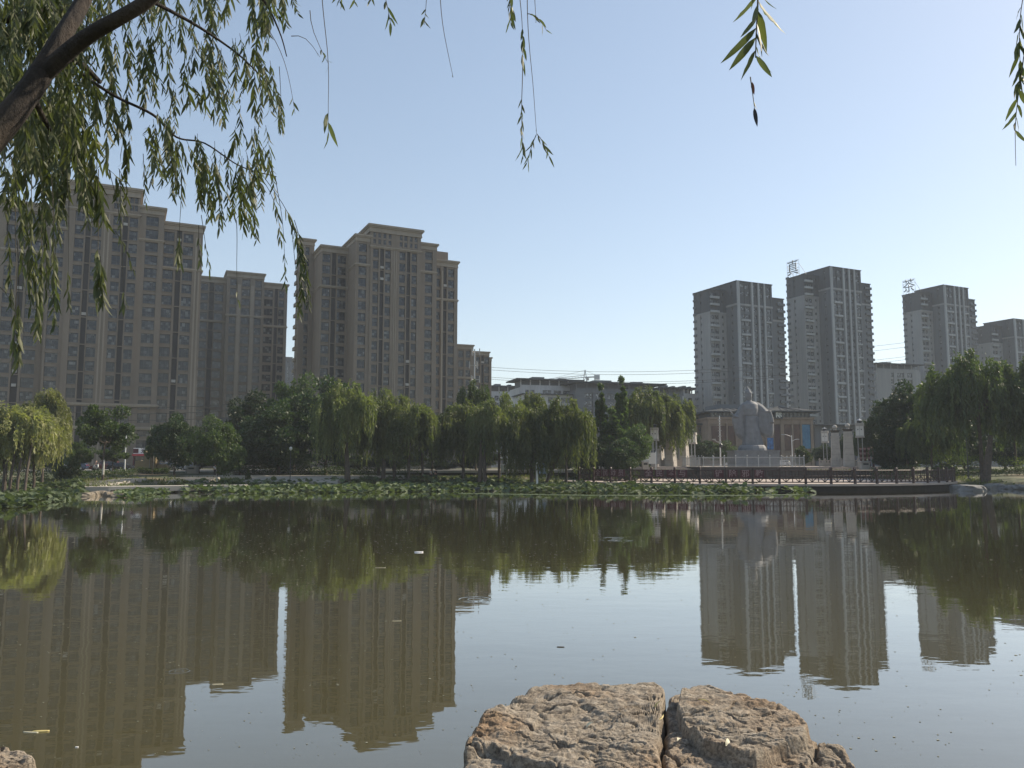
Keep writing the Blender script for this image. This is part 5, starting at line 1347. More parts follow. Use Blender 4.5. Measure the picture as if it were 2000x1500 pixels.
# ------------------------------------------------------------------ near bank: boulders
def bouldermat():
    m,nt,b=newmat('weathered_boulder'); v=geo(nt)
    n1=noi(nt,v,1.3,5); n2=noi(nt,geo(nt,(1,1.6,2)),9,8,.7); n3=noi(nt,v,45,6,.75)
    gr=ramp(nt,n2,[(.30,(.11,.085,.065)),(.48,(.30,.25,.19)),(.70,(.42,.37,.30))])
    oc=ramp(nt,n2,[(.30,(.10,.060,.032)),(.5,(.30,.195,.11)),(.72,(.41,.29,.18))])
    c=mixc(nt,ramp(nt,n1,[(.50,(0,0,0)),(.66,(.85,.85,.85))]),gr,oc)
    c=mixc(nt,ramp(nt,n3,[(.32,(.9,.9,.9)),(.54,(0,0,0))]),c,(.045,.037,.03))
    nt.links.new(c,b.inputs['Base Color']); b.inputs['Roughness'].default_value=.9
    a=N(nt,'ShaderNodeMath',operation='MULTIPLY_ADD'); a.inputs[1].default_value=.35; nt.links.new(n3,a.inputs[0]); nt.links.new(n2,a.inputs[2])
    bump(nt,b,a.outputs[0],.9,.035); return m
M['boulder']=bouldermat()
def inside(p,poly):
    c=False; n=len(poly)
    for i in range(n):
        a=poly[i]; b_=poly[(i+1)%n]
        if (a[1]>p[1])!=(b_[1]>p[1]) and p[0]<(b_[0]-a[0])*(p[1]-a[1])/(b_[1]-a[1])+a[0]: c=not c
    return c
def segd(p,poly,closed=True):
    d=9
    for i in range(len(poly)-(0 if closed else 1)):
        a=Vector(poly[i]); b_=Vector(poly[(i+1)%len(poly)]); ab=b_-a; t=max(0,min(1,(Vector(p)-a).dot(ab)/ab.length_squared)); d=min(d,(Vector(p)-a-ab*t).length)
    return d
ZT=1.58
def W2(l,z=ZT): return [tuple(onz(px,py,z).xy) for px,py in l]
def boulder(outline, label, seed, ledges, cx, cy_, tilt=0.0, zoff=.02):
    poly=W2(outline); C=Vector(onz(cx,cy_,ZT).xy); NA=420; NR=150; V=[]
    # boundary radius by angle
    def hit(th):
        d=Vector((math.cos(th),math.sin(th))); best=0
        for i in range(len(poly)):
            a=Vector(poly[i]); b_=Vector(poly[(i+1)%len(poly)]); e=b_-a; den=d.x*e.y-d.y*e.x
            if abs(den)<1e-9: continue
            w=a-C; t=(w.x*e.y-w.y*e.x)/den; s=(w.x*d.y-w.y*d.x)/den
            if t>0 and -1e-6<=s<=1+1e-6: best=max(best,t)
        return best
    Rr=[hit(2*math.pi*i/NA) for i in range(NA)]
    Rr=[(Rr[i-1]+Rr[i]*2+Rr[(i+1)%NA])/4*(1+.014*noise.noise(Vector((math.cos(i*.015)*9,math.sin(i*.015)*9,seed)))) for i in range(NA)]
    led=[(W2(l),h) for l,h in ledges]
    kk=np.ones(41)/41; Rs=list(np.convolve(np.concatenate([Rr[-20:],Rr,Rr[:20]]),kk,'valid'))
    for j in range(NR+1):
        t=j/NR; top=min(1,t/.80); k=max(0,(t-.80)/.20)
        for i in range(NA):
            th=2*math.pi*i/NA; r=(Rs[i]*(1-top**5)+Rr[i]*top**5)*(top**.85); x=C.x+r*math.cos(th); y=C.y+r*math.sin(th)
            e=(1-top)*Rr[i]
            z=ZT+zoff-.045*math.exp(-e/.022)+tilt*(x-C.x)
            q=Vector((x,y,seed))
            z+=.018*noise.noise(q*1.5)+.018*noise.noise(Vector((x*3,y*6,seed)))
            s=noise.fractal(Vector((x*2.2+y*1.5,y*5,seed)),.9,2.1,4); z+=.012*math.floor(s*3.5)/3.5*2+.008*s
            z+=.017*noise.fractal(q*9,.75,2.1,5)
            z-=.03*max(0,noise.fractal(q*4.5+Vector((9,0,0)),.8,2,3)-.25)
            c1=abs(noise.noise(Vector((x*1.7+3,y*3.4,seed*2)))); c2=abs(noise.noise(Vector((x*3.9,y*6.5+2,seed*3))))
            z-=.060*max(0,1-c1/.035)+.030*max(0,1-c2/.05)
            for (pl,h) in led:
                d=segd((x,y),pl); ins=inside((x,y),pl); z+=h*smooth(-.012,.012,d if ins else -d)
            if k>0:
                rr_=Rr[i]*(1+.10*k)+.05*noise.noise(Vector((th*3,k*4,seed)))*k; x=C.x+rr_*math.cos(th); y=C.y+rr_*math.sin(th)
                z=z*(1-k**1.3)+(-.6)*k**1.3; w=noise.fractal(Vector((th*4,z*3,seed)),.8,2,4)*.05*min(1,k*4); x+=w*math.cos(th); y+=w*math.sin(th)
            V.append((x,y,z))
    FQ=[(j*NA+i,j*NA+(i+1)%NA,(j+1)*NA+(i+1)%NA,(j+1)*NA+i) for j in range(NR) for i in range(NA)]
    FQ=[f[::-1] for f in FQ]
    me=npmesh('boulder',V,FQ,M['boulder'],False); me.flip_normals() if me.polygons[NA*10].normal.z<0 else None
    return tag(link('boulder',me),label,'boulder','boulders at the near water edge')
OL=[(893,1520),(903,1485),(912,1440),(945,1395),(990,1372),(1035,1347),(1075,1341),(1130,1342),(1200,1338),(1248,1333),(1276,1330),(1291,1336),(1299,1346),(1297,1360),(1290,1380),(1296,1398),(1287,1415),(1292,1436),(1283,1458),(1290,1480),(1288,1540),(1284,1620),(1180,1660),(1020,1640),(930,1590)]
boulder(OL,'left half of the big cracked boulder, ochre and grey, rough top',1.0,[([(890,1520),(905,1470),(960,1460),(1020,1490),(1090,1500),(1160,1560),(900,1640)],-.06),([(1050,1400),(1150,1385),(1200,1400),(1190,1430),(1120,1440),(1040,1425)],-.025)],1110,1460)
OR=[(1306,1352),(1312,1338),(1332,1334),(1372,1338),(1410,1350),(1452,1366),(1500,1383),(1545,1394),(1572,1408),(1590,1428),(1612,1436),(1650,1440),(1668,1462),(1678,1490),(1684,1530),(1660,1600),(1520,1650),(1380,1650),(1312,1600),(1306,1540),(1298,1480),(1293,1458),(1304,1436),(1296,1415),(1305,1396),(1299,1378),(1306,1362)]
boulder(OR,'right half of the big cracked boulder with a raised slab',6.3,[([(1330,1362),(1370,1342),(1450,1366),(1540,1394),(1580,1425),(1572,1450),(1520,1462),(1478,1482),(1425,1482),(1370,1455),(1335,1425),(1322,1390)],.10),([(1590,1455),(1640,1445),(1675,1480),(1690,1560),(1600,1560),(1560,1500)],-.03)],1450,1450,zoff=-.045)
OS=[(-90,1438),(-20,1434),(20,1436),(52,1443),(68,1456),(75,1474),(66,1500),(60,1560),(-20,1600),(-110,1560)]
ZT=1.50
boulder(OS,'small pale boulder in the bottom left corner',9.0,[([(40,1475),(75,1465),(90,1600),(45,1600)],-.10)],-10,1500)
ZT=1.58
# fallen leaves on the boulders
M['yellowleaf']=simple('yellow_leaf',(.55,.45,.18),.6,.1); M['paleleaf']=simple('pale_leaf',(.62,.58,.42),.6,.1)
def flatleaf(L,w,mat,name):
    m=MB(); n=7
    for i in range(n+1):
        t=i/n; ww=w*math.sin(math.pi*min(.999,max(.001,t))**.8)/2; z=.012*math.sin(t*3.1)
        m.v+=[(L*t-L/2,-ww,z+.004),(L*t-L/2,0,z),(L*t-L/2,ww,z+.004)]
    for i in range(n): a=i*3; m.face((a,a+3,a+4,a+1)); m.face((a+1,a+4,a+5,a+2))
    return m.mesh(name,mat)
FL=flatleaf(.075,.03,M['paleleaf'],'fallen_leaf'); FY=flatleaf(.09,.016,M['yellowleaf'],'fallen_leaf')
for (px,py,me,rz,lab) in ((1152,1419,FL,1.2,'oval pale leaf lying on the left boulder'),(1327,1448,FL,.9,'small pale leaf beside the crack on the right boulder'),(1419,1452,FL,.5,'pale leaf on the raised slab of the right boulder'),(1375,1372,FY,-.7,'long yellow leaf on top of the right boulder'),(1290,1402,FY,.2,'yellow leaf caught in the boulder crack'),(1284,1380,FY,1.3,'thin yellow leaf at the top of the boulder crack')):
    d=pixdir(px,py); dg=bpy.context.evaluated_depsgraph_get(); ok,loc,nr,_,ob,_m=scene.ray_cast(dg,CAM,d.normalized(),distance=12)
    loc=loc if ok else onz(px,py,1.6)
    q=(nr if ok else Vector((0,0,1))).to_track_quat('Z','Y') @ Matrix.Rotation(rz,3,'Z').to_quaternion()
    o=link('fallen_leaf',me,None,Vector(loc)+Vector((0,0,.006)),q.to_euler()); tag(o,lab,'leaf','fallen leaves on the boulders')

# ------------------------------------------------------------------ things afloat
def floater(px,py,L,w,h,mat,label,name='floating_leaf',cat='leaf',rz=0):
    P=onz(px,py); m=MB(); n=8
    pts=[(-L/2+L*i/n,0,h*.5) for i in range(n+1)]
    for i in range(n+1):
        t=i/n; ww=max(.01,w/2*math.sin(math.pi*(t*.94+.03))**.6)
        m.v+=[(pts[i][0],-ww,.003),(pts[i][0],-ww*.7,h),(pts[i][0],ww*.7,h),(pts[i][0],ww,.003)]
    for i in range(n):
        for k in range(3): a=i*4+k; m.face((a,a+4,a+5,a+1))
    m.face((0,1,2,3)); m.face((n*4+3,n*4+2,n*4+1,n*4))
    tag(m.build(name,mat,None,True,(P.x,P.y,0),(0,0,rz)),label,cat)
floater(818,1079,.34,.12,.035,M['white'],'white plastic scrap floating in the dark water','plastic_scrap','litter',.1)
floater(80,1429,.2,.04,.015,M['yellowleaf'],'yellow leaf cluster floating near the bottom left corner',rz=.1)
floater(60,1431,.2,.025,.01,M['paleleaf'],'pale straw floating beside the yellow leaf cluster','floating_straw','straw',rz=-.1)
floater(743,1109,.35,.02,.008,M['paleleaf'],'pale straw floating left of centre','floating_straw','straw',0)
floater(425,1337,.17,.02,.008,M['paleleaf'],'thin pale straw near the reflected second block','floating_straw','straw',.1)
floater(775,1213,.2,.015,.006,M['paleleaf'],'thin straw in the reflection of the central tower','floating_straw','straw',.1)
floater(1095,1264,.14,.03,.012,M['bark'],'dark twig floating on the bright water','floating_twig','twig',-.1)
floater(1152,1459,.0001+.2,.03,.02,M['bark'],'short dark twig in the water behind the left boulder','floating_twig','twig',.2) if False else None
floater(150,1460,.035,.02,.01,M['white'],'tiny white petal floating near the corner boulder','petal','petal')
floater(1618,1022,.4,.03,.02,M['paleleaf'],'pale straw on the water below the deck','floating_straw','straw',0)
sp=MB(); r3=random.Random(4)
for i in range(2600):
    py=960+ (r3.random()**1.7)*520; px=r3.uniform(0,2000)
    if r3.random()<.5: px=r3.gauss(800,330); py=r3.gauss(1060,38)
    if py<965: continue
    P=onz(px,py); s=(P-CAM).length/F*r3.choice((.35,.45,.6,.9))*(1.0 if r3.random()<.9 else 1.6)
    if P.y>100 or P.y<8.2: continue
    sp.prism([(P.x-s*1.5,P.y-s),(P.x+s*1.5,P.y-s),(P.x+s,P.y+s*1.4),(P.x-s,P.y+s*1.4)],.003,.006)
tag(sp.build('floating_specks',simple('pale_specks',(.22,.22,.17),.8,.3)),'tiny pale specks of fluff scattered over the water','specks',kind='stuff')
# ripple rings
for (px,py,rad,lab) in ((927,1171,.42,'small ripple ring in the reflection of the short brick building'),(1208,1053,.9,'flat ripple ring under the spire trees'),(350,1311,.16,'tiny ripple ring at left')):
    P=onz(px,py); m=MB(); n=40
    for k,rr_ in enumerate((rad,rad*.45)):
        b0=len(m.v)
        for i in range(n):
            t=2*math.pi*i/n
            for (dr,z) in ((-.05,.0015),(-.012,.004),(.012,.004),(.05,.0015)): m.v.append(((rr_+dr*rad*1.6)*math.cos(t),(rr_+dr*rad*1.6)*math.sin(t),z))
        for i in range(n):
            for q in range(3): a=b0+i*4+q; c=b0+((i+1)%n)*4+q; m.face((a,c,c+1,a+1))
    tag(m.build('ripple_ring',M['water'],None,True,(P.x,P.y,0)),lab,kind='structure')

# ------------------------------------------------------------------ the near willow overhead
near=tag(empty('overhanging_willow',(-4.1,2.6,1.65)),'near willow leaning over from the top left with hanging leafy twigs','tree')
NO=Vector((-4.1,2.6,1.65))
def barkmat():
    m,nt,b=newmat('willow_bark'); v=geo(nt)
    n2=noi(nt,geo(nt,(1,1,1)),26,8,.75); n1=noi(nt,v,3.0,4); rg=noi(nt,geo(nt,(14,14,4)),2.2,5,.6)
    c=ramp(nt,n2,[(.3,(.014,.010,.008)),(.7,(.060,.045,.036))]); c=mixc(nt,ramp(nt,n1,[(.5,(0,0,0)),(.68,(.8,)*3)]),c,(.10,.072,.052))
    nt.links.new(c,b.inputs['Base Color']); b.inputs['Roughness'].default_value=.9
    a=N(nt,'ShaderNodeMath',operation='ADD'); nt.links.new(rg,a.inputs[0]); nt.links.new(n2,a.inputs[1]); bump(nt,b,a.outputs[0],1.0,.05); return m
M['nearbark']=barkmat()
def limb(pts, name='branch', n=12, seed=0):
    """pts: (px,py,Y,radius) or world"""
    W_=[at(p[0],p[1],p[2]) for p in pts]; rr=[p[3] for p in pts]
    # subdivide with catmull-rom
    out=[];ro=[]
    for i in range(len(W_)-1):
        p0=W_[max(i-1,0)];p1=W_[i];p2=W_[i+1];p3=W_[min(i+2,len(W_)-1)]
        for k in range(6):
            t=k/6; q=.5*((2*p1)+(p2-p0)*t+(2*p0-5*p1+4*p2-p3)*t*t+(3*p1-p0-3*p2+p3)*t**3); out.append(q); ro.append((rr[i]+(rr[i+1]-rr[i])*t)*(1+.05*noise.noise(q*6+Vector((seed,0,0)))))
    out.append(W_[-1]); ro.append(rr[-1]); m=MB(); m.tube([p-NO for p in out],ro,n)
    return m.build(name,M['nearbark'],near,True)
def wpix(P):   # world to photo pixel
    d=P-CAM; f=d.y*math.cos(PITCH)+d.z*math.sin(PITCH); u=-d.y*math.sin(PITCH)+d.z*math.cos(PITCH); return 1000+F*d.x/f, 750-F*u/f, f
# trunk from the bank up into view: defined in world space through its first visible point
Q0=at(-70,330,3.7)
m=MB(); tp=[Vector((-4.1,2.6,1.3)),Vector((-4.0,2.75,2.2)),Vector((-3.7,3.1,3.4)),Q0]
fine=[];fr=[]
for i in range(3):
    for k in range(5): fine.append(tp[i].lerp(tp[i+1],k/5)); fr.append([.17,.13,.105,.085][i]*(1-k/5)+[.17,.13,.105,.085][i+1]*k/5)
fine.append(Q0); fr.append(.085); m.tube([p-NO for p in fine],fr,12); m.build('trunk',M['nearbark'],near,True)
limb([(-70,330,3.7,.08),(0,250,3.75,.064),(50,188,3.8,.057),(95,120,3.85,.053),(128,60,3.9,.042),(158,10,4.0,.038),(185,-60,4.1,.040),(215,-160,4.3,.04)],seed=1)
limb([(80,150,3.84,.044),(140,95,3.8,.040),(185,62,3.75,.036),(235,34,3.7,.032),(285,4,3.7,.033),(340,-40,3.7,.032),(430,-90,3.8,.028),(620,-150,4,.022),(900,-190,4,.018),(1180,-200,3.8,.014),(1500,-190,3.2,.010),(1990,-170,3.6,.008)],seed=2)
limb([(160,145,4.4,.010),(225,188,4.5,.009),(300,225,4.6,.008),(345,268,4.7,.006),(400,280,4.8,.005),(470,325,4.9,.004),(540,345,5.0,.0025)],n=7,seed=3)
limb([(120,100,4.0,.018),(165,130,4.2,.015),(195,160,4.4,.013)],n=7,seed=31)
limb([(250,-20,4.4,.014),(330,20,4.6,.012),(400,60,4.8,.009),(470,110,5,.006),(520,160,5.2,.004)],n=7,seed=4)
limb([(60,180,4.0,.02),(90,240,4.4,.013),(130,300,4.7,.009),(160,330,4.9,.005)],n=7,seed=5)
limb([(-40,60,4.6,.02),(40,30,4.6,.017),(110,20,4.8,.012),(180,30,5,.008)],n=7,seed=6)
limb([(440,-60,4.6,.01),(510,-5,4.7,.008),(545,60,4.8,.005),(560,110,4.8,.003)],n=7,seed=7)

# leaf meshes
def near_leaf(seed, wid=.17, curve=.12, fold=.25):
    r_=random.Random(seed); V=[];F_=[]; n=6
    for i in range(n+1):
        t=i/n; w=wid/2*(math.sin(math.pi*t**.75)**.85 if 0<t<1 else .02); z=-curve*t*t*1.2+r_.uniform(-.01,.01); tw=r_.uniform(-.2,.2)*w
        V+=[(-w,t,z+fold*w+tw),(0,t,z),(w,t,z+fold*w-tw)]
    for i in range(n): a=i*3; F_+=[(a,a+1,a+4,a+3),(a+1,a+2,a+5,a+4)]
    return V,F_
LV=[near_leaf(i,wid=.15+.02*(i%4),curve=(-.15,.12,.25,.05,.18,-.05)[i%6],fold=(.25,.4,.15,.5,.3,.2)[i%6]) for i in range(6)]
def lm(i,mat):
    me=npmesh('leaf',LV[i][0],LV[i][1],mat,True); return me
LM=[lm(i,M['nearleaf']) for i in range(6)]
LVn=[(np.array(v),np.array(f)) for v,f in LV]
NW=random.Random(77)
def frame(d, roll):
    d=d.normalized(); x=d.cross(Vector((0,1,0.01))); x=x.normalized() if x.length>1e-3 else Vector((1,0,0))
    q=Matrix.Rotation(roll,3,d); x=(q@x).normalized(); z=x.cross(d).normalized(); return x,d,z
BV=[];BF=[];bn=0; TWm=MB()
nleaf=[0]
def strand(a, b_, bow=0.0, Lpx=34, gap=11, t0=0.0, t1=1.0, spread=.42, r=.0022, solo=False, fine_=1.0, thick=0, curl=0):
    """a hanging twig from a to b (photo px + distance), leaves alternate along it"""
    global bn
    A=at(*a); B=at(*b_); L=(B-A).length; n=max(4,int(L/.06)); pts=[]
    side=Vector((1,0,0)); sg=NW.uniform(-.02,.02)
    for i in range(n+1):
        t=i/n; p=A.lerp(B,t); p=p+side*(bow*math.sin(math.pi*t))*a[2]/F+Vector((0,0,1))*(abs(A.x-B.x)*.45*math.sin(math.pi*t)*.6); p=p+Vector((noise.noise(p*3),noise.noise(p*3+Vector((5,0,0))),0))*.012
        pts.append(p)
    rad=[r*(1-.55*i/n) for i in range(n+1)]
    if solo:
        m=MB(); m.tube([p-NO for p in pts],rad,5); tw=m.build('twig',M['twig'],near)
    else:
        TWm.tube([p-NO for p in pts],rad,3,False); tw=None
    Ymid=(a[2]+b_[2])/2; step=gap/F*Ymid; Lm=Lpx/F*Ymid
    s=t0*L; k=0
    while s<t1*L:
        f=s/L*n; i=min(n-1,int(f)); p=pts[i].lerp(pts[i+1],f-i); d=(pts[i+1]-pts[i]).normalized()
        sd=1 if k%2 else -1; ang=NW.uniform(.5,1.25)*spread; yaw=NW.uniform(-1.0,1.0)
        out=Vector((math.cos(yaw)*sd,math.sin(yaw),0)); dirv=(d*math.cos(ang)+out*math.sin(ang)*1.1+Vector((0,0,-.25))).normalized()
        edge=math.sin(math.pi*min(1,max(0.02,(s/L-t0)/(t1-t0+1e-6))))**.3
        LL=Lm*NW.uniform(.62,1.12)*(.55+.45*edge); x,y,z=frame(dirv,NW.uniform(-1.3,1.3))
        nleaf[0]+=1
        if solo:
            o=bpy.data.objects.new('leaf',LM[NW.randrange(6)]); COL.objects.link(o); o.parent=tw
            mt=Matrix((( x.x*LL*fine_,y.x*LL,z.x*LL,p.x-NO.x),(x.y*LL*fine_,y.y*LL,z.y*LL,p.y-NO.y),(x.z*LL*fine_,y.z*LL,z.z*LL,p.z-NO.z),(0,0,0,1))); o.matrix_local=mt
        else:
            v,fc=LVn[NW.randrange(6)]; R3=np.array([[x.x,y.x,z.x],[x.y,y.y,z.y],[x.z,y.z,z.z]])
            BV.append((v*LL)@R3.T+np.array(p-NO)); BF.append(fc+bn); bn+=len(v)
        s+=step*NW.uniform(.7,1.3); k+=1
    return pts
M['twig']=simple('willow_twig',(.09,.075,.05),.8,.2,8)
# isolated twigs (each its own part, with its leaves)
S=strand
S((627,-30,3.4),(641,262,3.4),6,Lpx=62,gap=15,t0=.87,spread=.30,solo=True,fine_=1.15)
S((605,20,3.6),(640,125,3.6),-10,Lpx=26,gap=6,t0=.78,solo=True,spread=.6)
S((570,70,3.9),(628,112,3.9),0,Lpx=10,gap=60,t0=.9,solo=True)
S((520,50,4.2),(573,222,4.2),8,Lpx=26,gap=9,t0=.86,solo=True,spread=.5)
S((738,-40,3.4),(765,50,3.4),4,Lpx=44,gap=11,t0=.55,solo=True,spread=.55)
S((657,-60,3.5),(663,5,3.5),2,Lpx=30,gap=7,t0=.3,solo=True,spread=.6)
S((690,-60,3.5),(692,5,3.5),2,Lpx=28,gap=8,t0=.4,solo=True,spread=.7)
S((722,-60,3.4),(727,4,3.4),2,Lpx=30,gap=7,t0=.3,solo=True,spread=.55)
S((829,-60,3.6),(831,50,3.6),5,Lpx=26,gap=9,t0=.72,solo=True,spread=.55)
S((858,-40,3.6),(883,150,3.6),-3,Lpx=8,gap=90,t0=.98,solo=True)
S((1002,-60,3.3),(997,45,3.3),-2,Lpx=40,gap=8,t0=.25,solo=True,spread=.4)
S((1012,-40,3.4),(1021,118,3.4),5,Lpx=42,gap=11,t0=.62,solo=True,spread=.32)
S((1021,110,3.4),(1022,310,3.4),-2,Lpx=36,gap=10,t0=.42,solo=True,spread=.42)
S((1030,-40,3.5),(1048,262,3.5),-3,Lpx=10,gap=150,t0=.97,solo=True)
S((1048,262,3.5),(1074,312,3.5),0,Lpx=30,gap=9,t0=.1,solo=True,spread=.4)
S((1047,264,3.5),(1030,318,3.5),0,Lpx=30,gap=10,t0=.15,solo=True,spread=.45)
S((1032,28,3.45),(1072,62,3.45),0,Lpx=30,gap=9,t0=.1,solo=True,spread=.6)
S((1046,-40,3.4),(1050,45,3.4),0,Lpx=10,gap=90,t0=.97,solo=True)
S((1470,-90,2.5),(1479,112,2.5),3,Lpx=92,gap=12,t0=.30,spread=.78,solo=True,r=.0042,fine_=.85)
S((2010,-60,3.0),(1992,170,3.0),-6,Lpx=62,gap=12,t0=.35,solo=True,spread=.5)
S((2000,110,3.0),(1984,325,3.0),-6,Lpx=52,gap=14,t0=.05,t1=.75,solo=True,spread=.5)
S((1468,150,2.5),(1475,215,2.5),0,Lpx=24,gap=45,t0=.2,solo=True,spread=.1)
# dried leaves turning below the big twig
M['redleaf']=simple('dry_red_leaf',(.20,.07,.04),.7,.1); M['blackleaf']=simple('dry_black_leaf',(.03,.028,.03),.7,.1)
for (px,py,L_,i,mt,nm) in ((1469,160,.045,1,M['redleaf'],'dry red leaf'),(1473,210,.068,4,M['blackleaf'],'curled black leaf')):
    me=lm(i,mt); P=at(px,py,2.5); x,y,z=frame(Vector((.15,.1,-1)),.3); o=bpy.data.objects.new('dry_leaf',me); COL.objects.link(o); o.parent=near; o['label']=nm
    L_*=1.0; o.matrix_local=Matrix(((x.x*L_*1.3,y.x*L_,z.x*L_,P.x-NO.x),(x.y*L_*1.3,y.y*L_,z.y*L_,P.y-NO.y),(x.z*L_*1.3,y.z*L_,z.z*L_,P.z-NO.z),(0,0,0,1)))
# long hanging twigs over the brick blocks
for (a,b_,kw) in (
  ((22,300,3.9),(45,470,3.9),dict(t0=.0,Lpx=34,gap=8)),((25,330,4),(28,690,4),dict(t0=.80,Lpx=44,gap=7,bow=5)),((8,300,4),(10,420,4),dict(t0=.1,Lpx=36,gap=9)),
  ((63,330,4),(68,560,4),dict(t0=.25,Lpx=38,gap=7,bow=-4)),((82,340,4.1),(78,655,4.1),dict(t0=.45,Lpx=38,gap=7,bow=3)),((100,340,3.9),(104,640,3.9),dict(t0=.30,Lpx=38,gap=8)),((40,420,4.0),(46,560,4.0),dict(t0=.0,Lpx=36,gap=8)),
  ((192,330,4.1),(190,590,4.1),dict(t0=.62,Lpx=46,gap=6)),((150,300,4),(160,400,4),dict(t0=.0,Lpx=40,gap=7)),((212,330,4.1),(240,600,4.1),dict(t0=.90,Lpx=30,gap=6,bow=8)),((222,450,4.1),(262,540,4.1),dict(t0=.2,Lpx=28,gap=14)),
  ((352,330,4.2),(350,520,4.2),dict(t0=.68,Lpx=34,gap=6)),((392,420,4.2),(410,530,4.2),dict(t0=.55,Lpx=26,gap=11)),((388,440,4.2),(392,525,4.2),dict(t0=.3,Lpx=26,gap=12)),((460,430,4.4),(464,595,4.4),dict(t0=.85,Lpx=24,gap=12)),
  ((470,330,4.3),(500,470,4.3),dict(t0=.1,Lpx=28,gap=7,bow=6)),((520,350,4.2),(590,600,4.2),dict(t0=.30,Lpx=34,gap=7,bow=22)),((540,345,4.2),(556,560,4.2),dict(t0=.72,Lpx=30,gap=8,bow=5)),((505,340,4.2),(548,470,4.2),dict(t0=.5,Lpx=30,gap=8,bow=10)),((575,430,4.2),(603,600,4.2),dict(t0=.15,Lpx=30,gap=7,bow=6)),((570,440,4.2),(584,620,4.2),dict(t0=.75,Lpx=28,gap=8)),
  ((0,560,4.1),(40,640,4.1),dict(t0=.5,Lpx=26,gap=12)),((545,130,4.4),(552,260,4.4),dict(t0=.6,Lpx=24,gap=9)),
  ((130,330,3.9),(133,600,3.9),dict(t0=.75,Lpx=34,gap=8)),((86,300,4),(90,470,4),dict(t0=.1,Lpx=36,gap=8))):
    kw.setdefault('spread',.36); S(a,b_,solo=(nleaf[0]<310),**kw)
for (a,b_,kw) in (((15,430,4),(22,600,4),dict(t0=.1,Lpx=40,gap=8)),((35,470,4),(38,705,4),dict(t0=.55,Lpx=44,gap=8)),((55,440,4),(60,600,4),dict(t0=.1,Lpx=38,gap=8)),((90,430,4),(92,580,4),dict(t0=.1,Lpx=38,gap=7)),((70,500,4),(72,650,4),dict(t0=.1,Lpx=38,gap=8)),((108,470,4),(112,600,4),dict(t0=.2,Lpx=36,gap=8)),
  ((195,500,4.1),(200,590,4.1),dict(t0=.1,Lpx=44,gap=7)),((50,300,4),(52,450,4),dict(t0=.0,Lpx=36,gap=7)),((110,320,4),(116,470,4),dict(t0=.0,Lpx=36,gap=7)),((232,330,4),(236,470,4),dict(t0=.3,Lpx=30,gap=9)),((165,330,4),(170,440,4),dict(t0=.0,Lpx=36,gap=8)),((280,300,4.4),(282,400,4.4),dict(t0=.1,Lpx=28,gap=10))):
    kw.setdefault('spread',.36); S(a,b_,**kw)
# the leafy mass: clumps of drooping twigs
def clump(px,py,Y,n,wid,length,Lpx,dens=7.5):
    for i in range(int(n*1.2)):
        x=px+NW.gauss(0,wid); l=length*NW.uniform(.5,1.15); y=py+NW.uniform(-25,25); YY=Y+NW.uniform(-.35,.35)
        S((x,y,YY),(x+NW.uniform(-14,26)+(x-px)*.25,y+l,YY+NW.uniform(-.2,.2)),NW.uniform(-8,10),Lpx=Lpx*1.22*NW.uniform(.75,1.2),gap=dens*.9,t0=NW.uniform(0,.15),spread=.42,r=.0016)
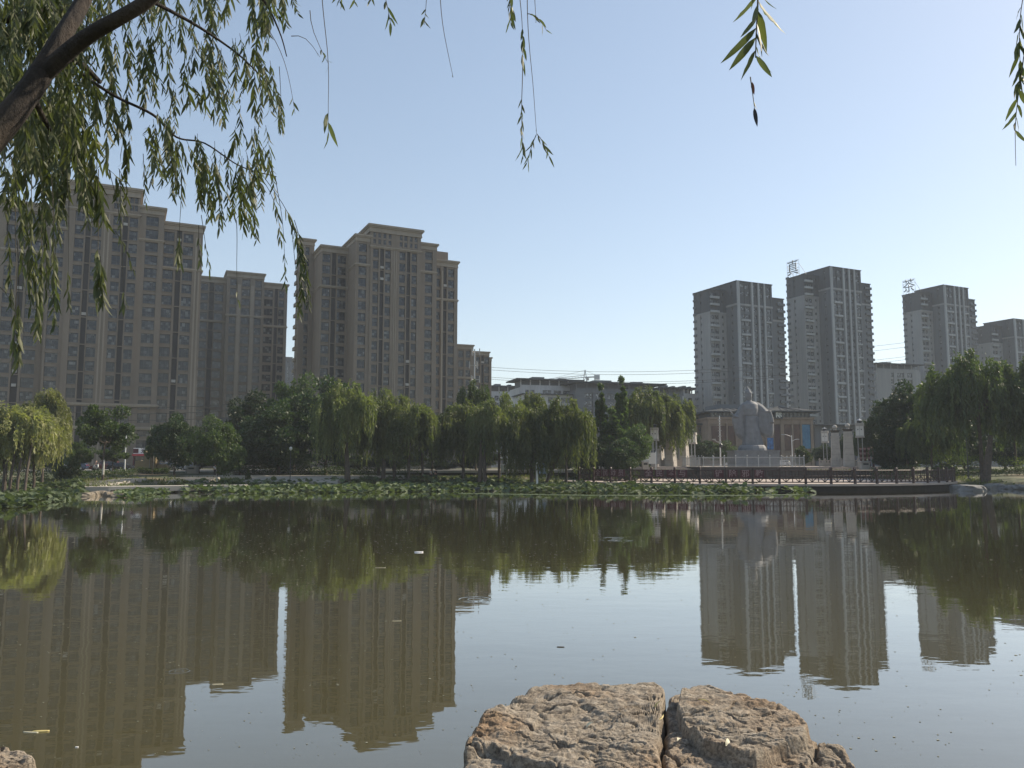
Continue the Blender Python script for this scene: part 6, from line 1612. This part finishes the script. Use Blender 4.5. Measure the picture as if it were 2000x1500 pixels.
# dense canopy left
for i in range(46): clump(NW.uniform(-40,150),NW.uniform(-60,230),NW.uniform(4.2,6.5),6,24,100,29,7)
for (px,py,n,w,l,lp,Y) in (
  (200,-40,5,25,110,30,5.2),(260,-30,6,25,110,30,5.2),(320,-30,6,22,130,28,5.0),(380,-40,6,22,130,28,5.2),(440,-40,5,20,120,28,5.2),(500,-50,5,18,130,26,5.0),(550,-50,4,12,110,28,4.6),
  (230,60,5,20,120,30,4.9),(290,70,6,20,130,28,5.0),(350,60,6,22,130,28,5.0),(400,80,5,18,110,26,5.1),(455,80,5,18,130,25,5.1),(495,110,5,14,130,25,5.1),(520,150,4,12,100,24,5.1),(540,-10,3,10,70,28,4.5),
  (200,150,5,16,100,30,4.6),(245,190,3,12,90,28,4.8),(330,150,3,14,80,27,4.9),(370,170,3,12,80,26,4.9),(440,190,3,12,60,25,5.0),(300,225,2,8,50,26,4.8),
  (310,240,6,14,110,26,4.8),(345,265,7,15,120,26,4.8),(385,285,7,15,120,25,4.8),(425,300,6,15,130,25,4.8),(465,310,6,13,130,25,4.8),(490,230,5,12,110,25,4.9),(505,300,4,10,110,26,4.8),(455,230,3,10,80,24,5.0),
  (20,200,7,24,140,34,4.3),(70,220,7,24,150,34,4.3),(120,230,7,22,130,34,4.3),(160,250,6,18,130,33,4.3),(200,270,4,14,130,32,4.3),(30,300,4,16,100,34,4.1),(140,330,3,12,90,34,4.1),(185,320,4,14,110,34,4.1),(225,330,2,8,80,32,4.1),
  (60,120,6,24,120,30,5.0),(140,180,5,18,110,30,5.0),(0,330,4,12,90,34,4.0),(95,320,4,14,120,34,4.1),(215,210,3,12,90,30,4.5),(260,250,2,9,70,30,4.5),(120,0,6,30,120,28,6),(30,40,8,30,140,28,6)):
    clump(px,py,Y,n,w,l,lp)
V=np.concatenate(BV); FQ=np.concatenate(BF)
tag(link('foliage',npmesh('foliage',V,FQ,M['nearleaf'],True),near),kind='stuff')
tag(TWm.build('twigs',M['twig'],near),kind='stuff')

# ------------------------------------------------------------------ haze
hm=bpy.data.materials.new('haze'); hm.use_nodes=True; nt=hm.node_tree; nt.nodes.clear()
ou=nt.nodes.new('ShaderNodeOutputMaterial'); pv=nt.nodes.new('ShaderNodeVolumePrincipled')
pv.inputs['Color'].default_value=(.86,.93,1,1); pv.inputs['Density'].default_value=.00027; pv.inputs['Anisotropy'].default_value=.0
nt.links.new(pv.outputs[0],ou.inputs['Volume'])
tag(MB().box(-2700,2700,-400,2700,-2.6,125).build('haze',hm),'thin pale haze over the lake and city','haze',kind='stuff')
